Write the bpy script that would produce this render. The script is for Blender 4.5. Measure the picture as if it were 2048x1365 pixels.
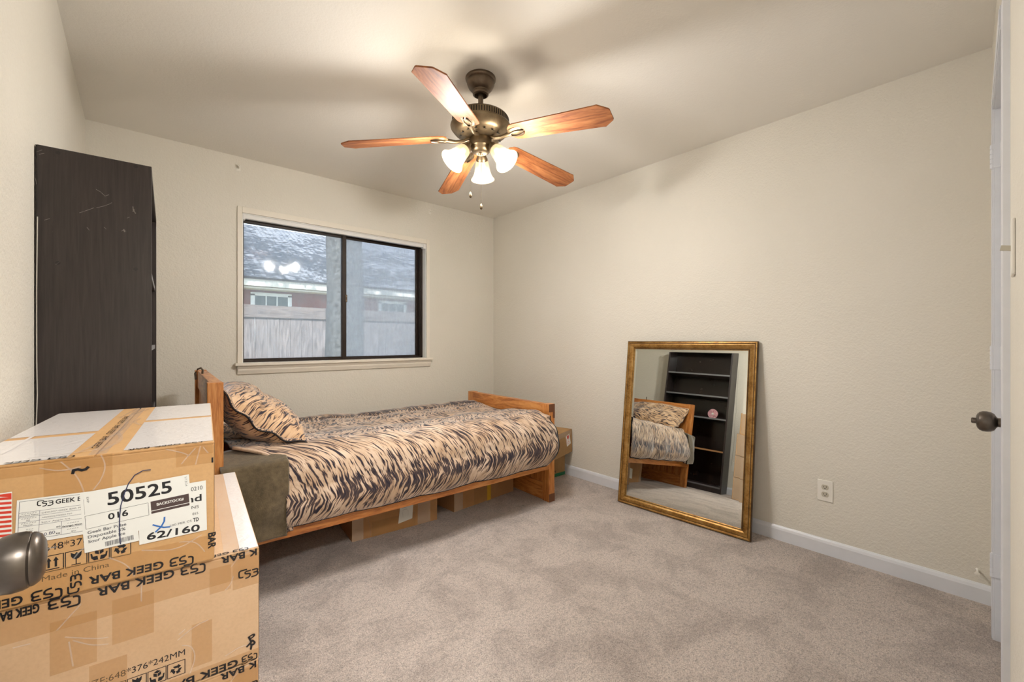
import bpy, bmesh, math, random
from mathutils import Vector, Matrix, noise
for o in list(bpy.data.objects): bpy.data.objects.remove(o, do_unlink=True)
S = bpy.context.scene; COL = S.collection
R = math.radians
random.seed(7)
# ------------------------------------------------------------------ camera
CAMZ = 1.155
cd = bpy.data.cameras.new('camera'); cam = bpy.data.objects.new('camera', cd); COL.objects.link(cam)
cd.sensor_width = 36.0; cd.lens = 851.0 * 36.0 / 2048.0; cd.clip_start = 0.02; cd.clip_end = 200
cam.location = (0, 0, CAMZ); cam.rotation_euler = (R(90), 0, R(48.7 - 90))
S.camera = cam
# ------------------------------------------------------------------ colour management, sky, sun
S.view_settings.view_transform = 'Standard'; S.view_settings.look = 'None'
S.view_settings.gamma = 1.0; S.view_settings.exposure = 0.45; S.view_settings.use_curve_mapping = False
LAMP = 27.0          # watts per fan bulb
HALL_FILL = 42.0
SKY = 2.6
W = bpy.data.worlds.new('world'); S.world = W; W.use_nodes = True
nt = W.node_tree; nt.nodes.clear()
wo = nt.nodes.new('ShaderNodeOutputWorld'); bg = nt.nodes.new('ShaderNodeBackground')
bg.inputs[0].default_value = (0.80, 0.90, 1.0, 1); bg.inputs[1].default_value = SKY
nt.links.new(bg.outputs[0], wo.inputs[0])
sl = bpy.data.lights.new('sun', 'SUN'); sl.energy = 15.0; sl.angle = R(1.0); sl.color = (1, 0.95, 0.86)
sun = bpy.data.objects.new('sun', sl); COL.objects.link(sun); sun.rotation_euler = (R(38), R(-14), R(0)); sun.location = (0, 4, 12)
# added frontal fill light, unseen in the hallway behind the camera
hl = bpy.data.lights.new('hall_fill', 'AREA'); hl.shape = 'DISK'; hl.size = 0.45; hl.energy = HALL_FILL; hl.color = (1, 0.985, 0.97)
ho = bpy.data.objects.new('hall_fill', hl); COL.objects.link(ho); ho.location = (0.35, -0.75, 2.36)

# ------------------------------------------------------------------ helpers
def lin(c):
    r = []
    for x in c[:3]:
        x /= 255.0
        r.append(x / 12.92 if x <= 0.04045 else ((x + 0.055) / 1.055) ** 2.4)
    return (r[0], r[1], r[2], 1)
class NT:
    def __init__(s, name):
        s.m = bpy.data.materials.new(name); s.m.use_nodes = True; s.t = s.m.node_tree; s.t.nodes.clear()
        s.out = s.n('ShaderNodeOutputMaterial')
    def n(s, typ, **kw):
        x = s.t.nodes.new(typ)
        for k, v in kw.items():
            if k == 'inp':
                for a, b in v.items(): x.inputs[a].default_value = b
            else: setattr(x, k, v)
        return x
    def l(s, a, b): s.t.links.new(a, b)
    def math(s, op, a, b=None, c=None, clamp=False):
        x = s.n('ShaderNodeMath', operation=op); x.use_clamp = clamp
        for i, v in enumerate((a, b, c)):
            if v is None: continue
            if isinstance(v, (int, float)): x.inputs[i].default_value = v
            else: s.l(v, x.inputs[i])
        return x.outputs[0]
    def ramp(s, fac, stops, interp='LINEAR'):
        x = s.n('ShaderNodeValToRGB'); x.color_ramp.interpolation = interp
        e = x.color_ramp.elements
        while len(e) < len(stops): e.new(0.5)
        for i, (p, c) in enumerate(stops): e[i].position = p; e[i].color = c
        s.l(fac, x.inputs[0]); return x.outputs[0]
    def mix(s, fac, a, b, mode='MIX'):
        x = s.n('ShaderNodeMix', data_type='RGBA', blend_type=mode)
        for i, v in ((0, fac), (6, a), (7, b)):
            if isinstance(v, (int, float)): x.inputs[i].default_value = v
            elif isinstance(v, tuple): x.inputs[i].default_value = v
            else: s.l(v, x.inputs[i])
        return x.outputs[2]
    def coords(s, scale=(1, 1, 1), kind='Object', rot=(0, 0, 0)):
        tc = s.n('ShaderNodeTexCoord'); mp = s.n('ShaderNodeMapping')
        mp.inputs['Scale'].default_value = scale; mp.inputs['Rotation'].default_value = rot
        s.l(tc.outputs[kind], mp.inputs[0]); return mp.outputs[0]
    def noise(s, co, scale, detail=3, rough=0.55, dist=0.0, out=0):
        x = s.n('ShaderNodeTexNoise'); x.inputs['Scale'].default_value = scale; x.inputs['Detail'].default_value = detail
        x.inputs['Roughness'].default_value = rough; x.inputs['Distortion'].default_value = dist
        s.l(co, x.inputs['Vector']); return x.outputs[out]
    def bump(s, h, strength=0.3, dist=0.002):
        x = s.n('ShaderNodeBump'); x.inputs['Strength'].default_value = strength; x.inputs['Distance'].default_value = dist
        s.l(h, x.inputs['Height']); return x.outputs[0]
    def bsdf(s, color=None, rough=0.5, metal=0.0, spec=0.5, normal=None, **kw):
        b = s.n('ShaderNodeBsdfPrincipled')
        if color is not None:
            if isinstance(color, tuple): b.inputs['Base Color'].default_value = color
            else: s.l(color, b.inputs['Base Color'])
        if isinstance(rough, (int, float)): b.inputs['Roughness'].default_value = rough
        else: s.l(rough, b.inputs['Roughness'])
        b.inputs['Metallic'].default_value = metal; b.inputs['Specular IOR Level'].default_value = spec
        if normal is not None: s.l(normal, b.inputs['Normal'])
        for k, v in kw.items(): b.inputs[k.replace('_', ' ')].default_value = v
        s.b = b; s.l(b.outputs[0], s.out.inputs[0]); return b
def simple(name, rgb, rough=0.5, metal=0.0, spec=0.5, var=0.06, scale=20, bump=0.0, bscale=80, **kw):
    t = NT(name); co = t.coords(); n = t.noise(co, scale, 4)
    c = lin(rgb); d = tuple(x * (1 - 2 * var) for x in c[:3]) + (1,)
    col = t.ramp(n, [(0.3, d), (0.7, c)])
    nm = t.bump(t.noise(co, bscale, 4), bump, 0.002) if bump else None
    t.bsdf(col, rough, metal, spec, nm, **kw); return t.m
class MB:
    def __init__(s): s.v = []; s.f = []; s.mi = []; s.uv = {}
    def add(s, vs, fs, mi=0, M=None):
        b = len(s.v)
        for v in vs: s.v.append(tuple(M @ Vector(v)) if M is not None else tuple(v))
        for f in fs: s.f.append(tuple(i + b for i in f)); s.mi.append(mi)
        return s
    def box(s, x0, x1, y0, y1, z0, z1, mi=0, M=None):
        vs = [(x, y, z) for x in (x0, x1) for y in (y0, y1) for z in (z0, z1)]
        fs = [(0, 1, 3, 2), (4, 6, 7, 5), (0, 4, 5, 1), (2, 3, 7, 6), (0, 2, 6, 4), (1, 5, 7, 3)]
        return s.add(vs, fs, mi, M)
    def prism(s, poly, z0, z1, mi=0, M=None):     # poly counter-clockwise in XY
        n = len(poly); vs = [(x, y, z0) for x, y in poly] + [(x, y, z1) for x, y in poly]
        fs = [tuple(range(n - 1, -1, -1)), tuple(range(n, 2 * n))] + [(i, (i + 1) % n, n + (i + 1) % n, n + i) for i in range(n)]
        return s.add(vs, fs, mi, M)
    def lathe(s, prof, n=32, mi=0, M=None, cap=True):
        vs = []; fs = []
        for r, z in prof:
            for k in range(n): a = 2 * math.pi * k / n; vs.append((r * math.cos(a), r * math.sin(a), z))
        for i in range(len(prof) - 1):
            for k in range(n):
                a = i * n + k; b = i * n + (k + 1) % n; fs.append((a, b, b + n, a + n))
        if cap:
            if prof[0][0] > 1e-6: fs.append(tuple(range(n - 1, -1, -1)))
            if prof[-1][0] > 1e-6: fs.append(tuple(range((len(prof) - 1) * n, len(prof) * n)))
        return s.add(vs, fs, mi, M)
    def tube(s, pts, r, n=8, mi=0, M=None, closed=False):
        pts = [Vector(p) for p in pts]; vs = []; fs = []; m = len(pts)
        for i, p in enumerate(pts):
            if closed: d = pts[(i + 1) % m] - pts[i - 1]
            else: d = pts[min(i + 1, m - 1)] - pts[max(i - 1, 0)]
            d.normalize(); up = Vector((0, 0, 1)) if abs(d.z) < 0.95 else Vector((1, 0, 0))
            a = d.cross(up).normalized(); b = a.cross(d)
            rr = r[i] if isinstance(r, (list, tuple)) else r
            for k in range(n):
                t = 2 * math.pi * k / n; vs.append(tuple(p + a * (rr * math.cos(t)) + b * (rr * math.sin(t))))
        for i in range(m if closed else m - 1):
            j = (i + 1) % m
            for k in range(n): fs.append((i * n + k, i * n + (k + 1) % n, j * n + (k + 1) % n, j * n + k))
        if not closed: fs.append(tuple(range(n - 1, -1, -1))); fs.append(tuple(range((m - 1) * n, m * n)))
        return s.add(vs, fs, mi, M)
    def grid(s, fn, nu, nv, mi=0, uvfn=None, flip=False):
        b = len(s.v)
        for j in range(nv + 1):
            for i in range(nu + 1):
                s.v.append(tuple(fn(i / nu, j / nv)))
                if uvfn: s.uv[len(s.v) - 1] = uvfn(i / nu, j / nv)
        for j in range(nv):
            for i in range(nu):
                a = b + j * (nu + 1) + i; q = (a, a + 1, a + nu + 2, a + nu + 1)
                s.f.append(q[::-1] if flip else q); s.mi.append(mi)
        return s
    def build(s, name, mats, parent=None, smooth=None, bevel=0.0, kind=None, label=None, bseg=2):
        me = bpy.data.meshes.new(name); me.from_pydata(s.v, [], s.f)
        if not isinstance(mats, (list, tuple)): mats = [mats]
        for m in mats: me.materials.append(m)
        for p, i in zip(me.polygons, s.mi): p.material_index = i
        if s.uv:
            ul = me.uv_layers.new(name='UVMap')
            for lp in me.loops: ul.data[lp.index].uv = s.uv.get(lp.vertex_index, (0, 0))
        bm = bmesh.new(); bm.from_mesh(me)
        if not s.uv: bmesh.ops.recalc_face_normals(bm, faces=bm.faces)
        bm.to_mesh(me); bm.free()
        if smooth is not None:
            me.shade_smooth()
            if smooth < 180: me.set_sharp_from_angle(angle=R(smooth))
        o = bpy.data.objects.new(name, me); COL.objects.link(o)
        if parent is not None: o.parent = parent
        if bevel:
            b = o.modifiers.new('bevel', 'BEVEL'); b.width = bevel; b.segments = bseg; b.limit_method = 'ANGLE'; b.angle_limit = R(40)
            b.harden_normals = False
        if kind: o['kind'] = kind
        if label: o['label'] = label
        return o
def tag(o, label=None, cat=None, group=None, kind=None):
    if label: o['label'] = label
    if cat: o['category'] = cat
    if group: o['group'] = group
    if kind: o['kind'] = kind
    return o
def empty(name, loc=(0, 0, 0), rz=0.0, kind=None):
    o = bpy.data.objects.new(name, None); COL.objects.link(o); o.location = loc; o.rotation_euler = (0, 0, rz)
    o.empty_display_size = 0.05
    if kind: o['kind'] = kind
    return o
def copy_tree(o, parent=None):
    c = o.copy(); COL.objects.link(c); c.parent = parent
    for ch in list(o.children): copy_tree(ch, c)
    return c
def T(x=0, y=0, z=0): return Matrix.Translation((x, y, z))
def RX(a): return Matrix.Rotation(R(a), 4, 'X')
def RY(a): return Matrix.Rotation(R(a), 4, 'Y')
def RZ(a): return Matrix.Rotation(R(a), 4, 'Z')
# flat marks: text, strokes and polygons on a plane (2-D u,v -> 3-D through a matrix whose x,y axes span the plane, z its normal)
_txt = {}
def text2d(s):
    if s in _txt: return _txt[s]
    c = bpy.data.curves.new('t', 'FONT'); c.body = s; c.size = 1.0; c.resolution_u = 3
    o = bpy.data.objects.new('t', c); me = bpy.data.meshes.new_from_object(o)
    vs = [tuple(v.co) for v in me.vertices]; fs = [tuple(p.vertices) for p in me.polygons]
    bpy.data.objects.remove(o); bpy.data.curves.remove(c); bpy.data.meshes.remove(me)
    x0 = min(v[0] for v in vs); x1 = max(v[0] for v in vs)
    _txt[s] = ([(v[0] - x0, v[1]) for v in vs], fs, x1 - x0); return _txt[s]
def text(mb, s, u, v, w, h, M, mi=0, rot=0.0, z=0.0, bold=0.0):   # cap height h, width w (None = natural), origin baseline-left
    vs, fs, W0 = text2d(s); sy = h / 0.69; sx = (w / W0) if w else sy
    c, d = math.cos(R(rot)), math.sin(R(rot))
    offs = [(0, 0)] if not bold else [(0, 0), (bold, 0), (0, bold), (bold, bold)]
    for k, (ou, ov) in enumerate(offs):
        P = []
        for x, y in vs:
            a, b = x * sx + ou, y * sy + ov; P.append((u + a * c - b * d, v + a * d + b * c, z + k * 2e-5))
        mb.add(P, fs, mi, M)
def poly(mb, pts, M, mi=0, z=0.0): mb.add([(a, b, z) for a, b in pts], [tuple(range(len(pts)))], mi, M)
def rect(mb, u0, v0, u1, v1, M, mi=0, z=0.0): poly(mb, [(u0, v0), (u1, v0), (u1, v1), (u0, v1)], M, mi, z)
def stroke(mb, pts, w, M, mi=0, z=0.0, closed=False):
    n = len(pts); L = []; Rr = []
    for i in range(n):
        a = Vector(pts[i - 1] if (i > 0 or closed) else pts[0]); b = Vector(pts[i]); c = Vector(pts[(i + 1) % n] if (i < n - 1 or closed) else pts[-1])
        d1 = (b - a).normalized() if (b - a).length > 1e-9 else None; d2 = (c - b).normalized() if (c - b).length > 1e-9 else None
        d1 = d1 or d2; d2 = d2 or d1; t = (d1 + d2); t = t.normalized() if t.length > 1e-6 else d1
        nn = Vector((-t.y, t.x)); k = 1 / max(0.5, nn.dot(Vector((-d1.y, d1.x))))
        L.append(b + nn * (w / 2 * k)); Rr.append(b - nn * (w / 2 * k))
    vs = [(p.x, p.y, z) for p in L] + [(p.x, p.y, z) for p in Rr]
    m = n if closed else n - 1
    mb.add(vs, [(i, n + i, n + (i + 1) % n, (i + 1) % n) for i in range(m)], mi, M)
def disc(mb, u, v, r, M, mi=0, z=0.0, n=12, ry=None): poly(mb, [(u + r * math.cos(6.2832 * k / n), v + (ry or r) * math.sin(6.2832 * k / n)) for k in range(n)], M, mi, z)

# ------------------------------------------------------------------ materials
def m_wall():
    t = NT('beige_orange_peel_paint'); co = t.coords()
    n = t.noise(co, 1.3, 3); col = t.ramp(n, [(0.3, lin((219, 214, 201))), (0.75, lin((225, 220, 208)))])
    h = t.math('ADD', t.noise(co, 95, 3, 0.6), t.math('MULTIPLY', t.noise(co, 38, 2), 0.7))
    t.bsdf(col, 0.5, 0, 0.35, t.bump(h, 0.6, 0.005)); return t.m
def m_ceil():
    t = NT('cream_ceiling_paint'); co = t.coords()
    n = t.noise(co, 1.1, 3); col = t.ramp(n, [(0.3, lin((232, 228, 219))), (0.75, lin((237, 233, 225)))])
    h = t.math('ADD', t.noise(co, 110, 3, 0.6), t.math('MULTIPLY', t.noise(co, 45, 2), 0.6))
    t.bsdf(col, 0.75, 0, 0.2, t.bump(h, 0.3, 0.003)); return t.m
def m_carpet():
    t = NT('taupe_cut_pile_carpet'); co = t.coords()
    fine = t.noise(co, 210, 3, 0.8); mid = t.noise(co, 75, 3, 0.65, 0.5); big = t.noise(co, 4.2, 6, 0.68, 0.5)
    a = t.ramp(fine, [(0.30, lin((136, 118, 108))), (0.46, lin((216, 199, 187))), (0.62, lin((248, 236, 226)))])
    b = t.ramp(mid, [(0.25, (0.60, 0.60, 0.60, 1)), (0.55, (1, 1, 1, 1))])
    c = t.ramp(big, [(0.38, (0.74, 0.73, 0.725, 1)), (0.56, (1, 1, 1, 1))])
    col = t.mix(1.0, t.mix(1.0, a, b, 'MULTIPLY'), c, 'MULTIPLY')
    h = t.math('ADD', fine, t.math('MULTIPLY', mid, 1.2))
    t.bsdf(col, 0.95, 0, 0.05, t.bump(h, 0.9, 0.01), Sheen_Weight=0.25, Sheen_Roughness=0.6); return t.m
def m_wood(name, c1, c2, c3, axis='X', scale=1.0, rough=0.4, coat=0.3, knots=True):
    t = NT(name); sc = {'X': (0.12, 1, 1), 'Y': (1, 0.12, 1), 'Z': (1, 1, 0.12)}[axis]
    co = t.coords(tuple(x * scale for x in sc))
    w = t.noise(co, 32, 4, 0.55, 1.4); g = t.noise(co, 220, 2, 0.6)
    f = t.math('ADD', t.math('MULTIPLY', w, 0.75), t.math('MULTIPLY', g, 0.25))
    col = t.ramp(f, [(0.34, lin(c1)), (0.5, lin(c2)), (0.66, lin(c3))])
    t.bsdf(col, rough, 0, 0.5, t.bump(f, 0.12, 0.002), Coat_Weight=coat, Coat_Roughness=0.25); return t.m
def m_metal(name, c, rough=0.35, var=0.25, metal=1.0):
    t = NT(name); co = t.coords(); n = t.noise(co, 18, 5, 0.6)
    cc = lin(c); d = tuple(x * (1 - var) for x in cc[:3]) + (1,)
    t.bsdf(t.ramp(n, [(0.35, d), (0.65, cc)]), rough, metal, 0.5); return t.m
M = {}
M['wall'] = m_wall(); M['ceil'] = m_ceil(); M['carpet'] = m_carpet()
M['white'] = simple('white_semigloss_paint', (232, 231, 228), 0.35, var=0.02)
M['trimw'] = simple('white_door_paint', (222, 224, 228), 0.35, var=0.02)
M['cream'] = simple('warm_white_trim_paint', (231, 224, 210), 0.4, var=0.02)
PINE = ((150, 84, 34), (196, 124, 58), (220, 156, 88))
M['pineX'] = m_wood('orange_pine_along_x', *PINE, axis='X'); M['pineY'] = m_wood('orange_pine_along_y', *PINE, axis='Y')
M['pineZ'] = m_wood('orange_pine_upright', *PINE, axis='Z')
M['blade'] = m_wood('cherry_fan_blade', (112, 60, 30), (152, 92, 50), (180, 118, 70), axis='X', scale=0.8, rough=0.62, coat=0.0)
M['endgrain'] = simple('dark_end_grain', (112, 68, 40), 0.6)
M['bronze'] = m_metal('antique_bronze', (128, 112, 88), 0.38, 0.35, 0.85)
M['bronzed'] = m_metal('dark_antique_bronze', (118, 102, 86), 0.42, 0.35, 0.8)
M['slot'] = simple('vent_slot_black', (22, 19, 17), 0.8)
M['knob'] = m_metal('oil_rubbed_bronze_knob', (108, 100, 92), 0.33, 0.3, 0.9)
M['nickel'] = m_metal('pull_chain_metal', (190, 180, 160), 0.25, 0.1)
M['wframe'] = simple('dark_bronze_window_aluminium', (46, 34, 26), 0.4, 0.3, var=0.15, scale=8)
M['black'] = simple('black_ink', (24, 24, 28), 0.5, var=0)
M['blackg'] = simple('glossy_black_tape_ink', (22, 22, 26), 0.25, var=0)
M['labelw'] = simple('label_paper', (228, 228, 222), 0.45, var=0.01)
M['brownk'] = simple('dark_brown_label_bar', (74, 58, 56), 0.5, var=0)
M['greyk'] = simple('grey_label_ink', (110, 110, 112), 0.5, var=0)
M['red'] = simple('red_label_ink', (206, 62, 44), 0.5, var=0)
M['blue'] = simple('blue_marker_ink', (44, 104, 178), 0.5, var=0)
M['navy'] = simple('navy_pen_ink', (48, 52, 84), 0.5, var=0)
def m_card(name, c, dark):
    t = NT(name); co = t.coords(); n = t.noise(co, 3.5, 4, 0.6); f = t.noise(co, 160, 3, 0.6)
    a = t.ramp(n, [(0.3, lin(dark)), (0.62, lin(c))]); b = t.ramp(f, [(0.3, (0.93, 0.93, 0.93, 1)), (0.6, (1, 1, 1, 1))])
    t.bsdf(t.mix(1.0, a, b, 'MULTIPLY'), 0.6, 0, 0.3, t.bump(n, 0.15, 0.01)); return t.m
M['card'] = m_card('kraft_cardboard', (206, 166, 118), (196, 154, 104))
M['cardp'] = m_card('pinkish_kraft_cardboard', (208, 176, 142), (198, 163, 126))
M['card2'] = m_card('brown_cardboard', (176, 132, 88), (158, 116, 74))
M['cardd'] = m_card('old_brown_cardboard', (178, 142, 96), (154, 118, 74))
def m_tape(name, tint, alpha, rough=0.12):
    t = NT(name); co = t.coords(); n = t.noise(co, 26, 4, 0.6, 1.5)
    nm = t.bump(n, 0.6, 0.006)
    b = t.bsdf(lin(tint), rough, 0, 0.6, nm); b.inputs['Coat Weight'].default_value = 0.5
    tr = t.n('ShaderNodeBsdfTransparent'); tr.inputs[0].default_value = (1, 0.99, 0.97, 1)
    mx = t.n('ShaderNodeMixShader'); mx.inputs[0].default_value = alpha
    t.l(tr.outputs[0], mx.inputs[1]); t.l(b.outputs[0], mx.inputs[2]); t.l(mx.outputs[0], t.out.inputs[0]); return t.m
M['tape'] = m_tape('amber_packing_tape', (206, 156, 94), 0.26)
M['tapec'] = m_tape('clear_packing_tape', (232, 222, 206), 0.26)
M['tapesheen'] = m_tape('clear_tape_painted_sheen', (246, 242, 240), 0.88, 0.3)  # clear tape, its white reflection of the window painted into the colour
M['crinkle_glint'] = m_tape('clear_tape_fold_highlights', (238, 236, 232), 0.22)  # plain tape strips, and pale strokes painted as highlights on tape folds
def m_tiger(name, sx=1.0, warm=0.0):
    t = NT(name); tc = t.n('ShaderNodeTexCoord'); sp = t.n('ShaderNodeSeparateXYZ'); t.l(tc.outputs['UV'], sp.inputs[0])
    u, v = sp.outputs[0], sp.outputs[1]; uv = tc.outputs['UV']
    wob = t.noise(uv, 5.0, 2, 0.5); wob2 = t.noise(uv, 14, 2, 0.5)
    vv = t.math('ADD', v, t.math('MULTIPLY', wob, 0.12))
    s = t.math('PINGPONG', vv, 0.28)                       # distance from the dark spine lines
    u2 = t.math('ADD', t.math('MULTIPLY', u, sx), t.math('MULTIPLY', s, 0.45))
    u2 = t.math('ADD', u2, t.math('ADD', t.math('MULTIPLY', wob, 0.10), t.math('MULTIPLY', wob2, 0.022)))
    cx = t.n('ShaderNodeCombineXYZ'); t.l(t.math('MULTIPLY', u2, 105.0), cx.inputs[0]); t.l(t.math('MULTIPLY', v, 17.0), cx.inputs[1])
    br = t.noise(cx.outputs[0], 1.0, 2, 0.5, 0.25)
    st = t.math('SINE', t.math('MULTIPLY', u2, 6.2832 * 27))
    patch = t.noise(uv, 8, 2, 0.6)
    x = t.math('ADD', t.math('MULTIPLY', st, 0.22), t.math('MULTIPLY', t.math('SUBTRACT', br, 0.5), 4.6))
    x = t.math('ADD', x, t.math('MULTIPLY', t.math('SUBTRACT', patch, 0.5), 1.5))
    near = t.math('SUBTRACT', 0.55, t.math('MULTIPLY', s, 9.0)); near = t.math('MAXIMUM', near, 0.0)
    x = t.math('ADD', t.math('ADD', x, near), 0.22)
    dark = t.ramp(x, [(0.34, (0, 0, 0, 1)), (0.56, (1, 1, 1, 1))])
    soft = t.ramp(x, [(0.0, (0, 0, 0, 1)), (0.45, (1, 1, 1, 1))])
    base = t.ramp(t.noise(uv, 7, 4, 0.6), [(0.3, lin((178, 148, 118))), (0.5, lin((206, 180, 154))), (0.7, lin((224, 204, 184)))])
    if warm: base = t.mix(warm, base, lin((214, 164, 100)))
    c = t.mix(t.math('MULTIPLY', soft, 0.5), base, lin((150, 112, 84)))
    c = t.mix(dark, c, t.ramp(br, [(0.52, lin((74, 60, 58))), (0.66, lin((34, 30, 44)))]))
    h = t.math('ADD', t.noise(uv, 30, 3), t.math('MULTIPLY', t.noise(uv, 11, 3), 1.5))
    t.bsdf(c, 0.75, 0, 0.3, t.bump(h, 0.5, 0.012), Sheen_Weight=0.5, Sheen_Roughness=0.4, Sheen_Tint=(0.85, 0.92, 1, 1)); return t.m
M['tiger'] = m_tiger('tiger_print_fabric'); M['tigerp'] = m_tiger('tiger_print_pillow_fabric', 1.0, 0.35)
M['piping'] = simple('black_piping', (24, 22, 28), 0.8, bump=0.3)
M['fleece'] = simple('olive_grey_fleece', (106, 92, 68), 0.95, 0, 0.1, var=0.22, scale=45, bump=0.6, bscale=220, Sheen_Weight=0.5)
M['matt'] = simple('rust_mattress_ticking', (150, 84, 56), 0.9, var=0.2, bump=0.2)
def m_darkwood():
    t = NT('espresso_laminate'); co = t.coords((1, 1, 0.05)); co2 = t.coords()
    g = t.noise(co, 120, 4, 0.6, 0.5); k = t.noise(co2, 3, 3)
    sc = t.noise(t.coords((1, 1, 2.2), rot=(0.4, 0.9, 0.3)), 26, 5, 0.75, 2.0)
    c = t.ramp(g, [(0.3, lin((36, 29, 28))), (0.7, lin((56, 46, 45)))]); scr = t.ramp(sc, [(0.735, (0, 0, 0, 1)), (0.76, (1, 1, 1, 1))])
    c = t.mix(t.math('MULTIPLY', scr, 0.55), c, lin((170, 164, 158)))
    t.bsdf(c, 0.34, 0, 0.5, t.bump(g, 0.06, 0.001)); return t.m
M['dark'] = m_darkwood()
M['darkg'] = simple('glossy_dark_back_panel', (40, 30, 27), 0.18, var=0.3, scale=9)
def m_gold():
    t = NT('antique_gold_leaf_frame'); co = t.coords(); n = t.noise(co, 14, 5, 0.65); f = t.noise(co, 90, 3)
    c = t.ramp(t.math('ADD', t.math('MULTIPLY', n, 0.7), t.math('MULTIPLY', f, 0.3)), [(0.35, lin((112, 78, 34))), (0.5, lin((160, 120, 62))), (0.66, lin((186, 150, 92)))])
    t.bsdf(c, 0.36, 0.65, 0.5, t.bump(f, 0.1, 0.001)); return t.m
M['gold'] = m_gold()
M['goldd'] = simple('dark_gold_edge', (86, 62, 34), 0.45, 0.4, var=0.2)
def m_mirror():
    t = NT('mirror_glass'); t.bsdf(lin((226, 230, 226)), 0.008, 1.0, 0.5); return t.m
M['mirror'] = m_mirror()
def m_glass(name, haze, tint, lo, hi):
    t = NT(name); co = t.coords(); n = t.noise(co, 6, 5, 0.65); f = t.noise(co, 170, 3, 0.7); vst = t.noise(t.coords((1, 1, 0.3)), 45, 4, 0.7)
    spk = t.ramp(f, [(0.66, (0, 0, 0, 1)), (0.72, (1, 1, 1, 1))])
    d = t.math('ADD', t.math('MULTIPLY', n, 0.55), t.math('MULTIPLY', vst, 0.45))
    fac = t.n('ShaderNodeMapRange'); fac.inputs[1].default_value = 0.3; fac.inputs[2].default_value = 0.7; fac.inputs[3].default_value = lo; fac.inputs[4].default_value = hi
    t.l(d, fac.inputs[0]); ff = t.math('ADD', fac.outputs[0], t.math('MULTIPLY', spk, 0.30), clamp=True)
    tr = t.n('ShaderNodeBsdfTransparent'); tr.inputs[0].default_value = lin(tint)
    di = t.n('ShaderNodeBsdfDiffuse'); di.inputs[0].default_value = lin((214, 224, 236)); tl = t.n('ShaderNodeBsdfTranslucent'); tl.inputs[0].default_value = lin((214, 224, 236))
    dm = t.n('ShaderNodeMixShader'); dm.inputs[0].default_value = 0.6; t.l(di.outputs[0], dm.inputs[1]); t.l(tl.outputs[0], dm.inputs[2])
    m1 = t.n('ShaderNodeMixShader'); t.l(ff, m1.inputs[0]); t.l(tr.outputs[0], m1.inputs[1]); t.l(dm.outputs[0], m1.inputs[2])
    gl = t.n('ShaderNodeBsdfGlossy'); gl.inputs['Roughness'].default_value = 0.05; fr = t.n('ShaderNodeFresnel'); fr.inputs[0].default_value = 1.45
    m2 = t.n('ShaderNodeMixShader'); t.l(fr.outputs[0], m2.inputs[0]); t.l(m1.outputs[0], m2.inputs[1]); t.l(gl.outputs[0], m2.inputs[2])
    t.l(m2.outputs[0], t.out.inputs[0]); return t.m
M['glassL'] = m_glass('dusty_window_glass', 0.2, (240, 245, 250), 0.10, 0.34)
M['glassR'] = m_glass('dusty_window_glass_behind_screen', 0.4, (232, 238, 246), 0.34, 0.58)
def m_shade():
    t = NT('frosted_alabaster_lamp_glass'); co = t.coords()
    em = t.n('ShaderNodeEmission'); em.inputs[0].default_value = (1, 0.76, 0.42, 1); em.inputs[1].default_value = 0.28
    tl = t.n('ShaderNodeBsdfTranslucent'); tl.inputs[0].default_value = (.09, 0.076, 0.05, 1)
    tr = t.n('ShaderNodeBsdfTransparent'); tr.inputs[0].default_value = (1, 0.96, 0.90, 1)
    di = t.n('ShaderNodeBsdfPrincipled'); di.inputs['Base Color'].default_value = (0.22, 0.19, 0.14, 1); di.inputs['Roughness'].default_value = 0.25
    a = t.n('ShaderNodeMixShader'); a.inputs[0].default_value = 0.45; t.l(tl.outputs[0], a.inputs[1]); t.l(di.outputs[0], a.inputs[2])
    b = t.n('ShaderNodeMixShader'); b.inputs[0].default_value = 0.40; t.l(a.outputs[0], b.inputs[1]); t.l(tr.outputs[0], b.inputs[2])
    ad = t.n('ShaderNodeAddShader'); t.l(b.outputs[0], ad.inputs[0]); t.l(em.outputs[0], ad.inputs[1]); t.l(ad.outputs[0], t.out.inputs[0]); return t.m
M['shade'] = m_shade()
def m_emit(name, c, s):
    t = NT(name); e = t.n('ShaderNodeEmission'); e.inputs[0].default_value = c; e.inputs[1].default_value = s; t.l(e.outputs[0], t.out.inputs[0]); return t.m
M['bulb'] = m_emit('lit_bulb', (1, 0.88, 0.66, 1), 4.0)
def m_shingle():
    t = NT('grey_asphalt_shingles'); co = t.coords(); br = t.n('ShaderNodeTexBrick'); t.l(co, br.inputs['Vector'])
    br.inputs['Color1'].default_value = lin((100, 104, 112)); br.inputs['Color2'].default_value = lin((128, 130, 136)); br.inputs['Mortar'].default_value = lin((62, 64, 70))
    br.inputs['Scale'].default_value = 1.0; br.inputs['Brick Width'].default_value = 0.26; br.inputs['Row Height'].default_value = 0.095; br.inputs['Mortar Size'].default_value = 0.016
    t.bsdf(br.outputs[0], 0.9, 0, 0.1); return t.m
M['shingle'] = m_shingle()
M['fence'] = m_wood('weathered_grey_fence_wood', (66, 60, 60), (100, 92, 90), (126, 118, 116), axis='Z', rough=0.9, coat=0)
M['fenceX'] = m_wood('weathered_grey_fence_board', (66, 58, 56), (96, 86, 82), (116, 106, 100), axis='X', rough=0.9, coat=0)
M['redwall'] = simple('red_brown_siding', (138, 76, 62), 0.9, var=0.2, scale=5)
M['bark'] = simple('grey_tree_bark', (92, 92, 90), 0.95, var=0.42, scale=22, bump=0.9, bscale=22)
M['leaf'] = simple('green_leaves', (92, 122, 58), 0.8, var=0.2, scale=3)
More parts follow.
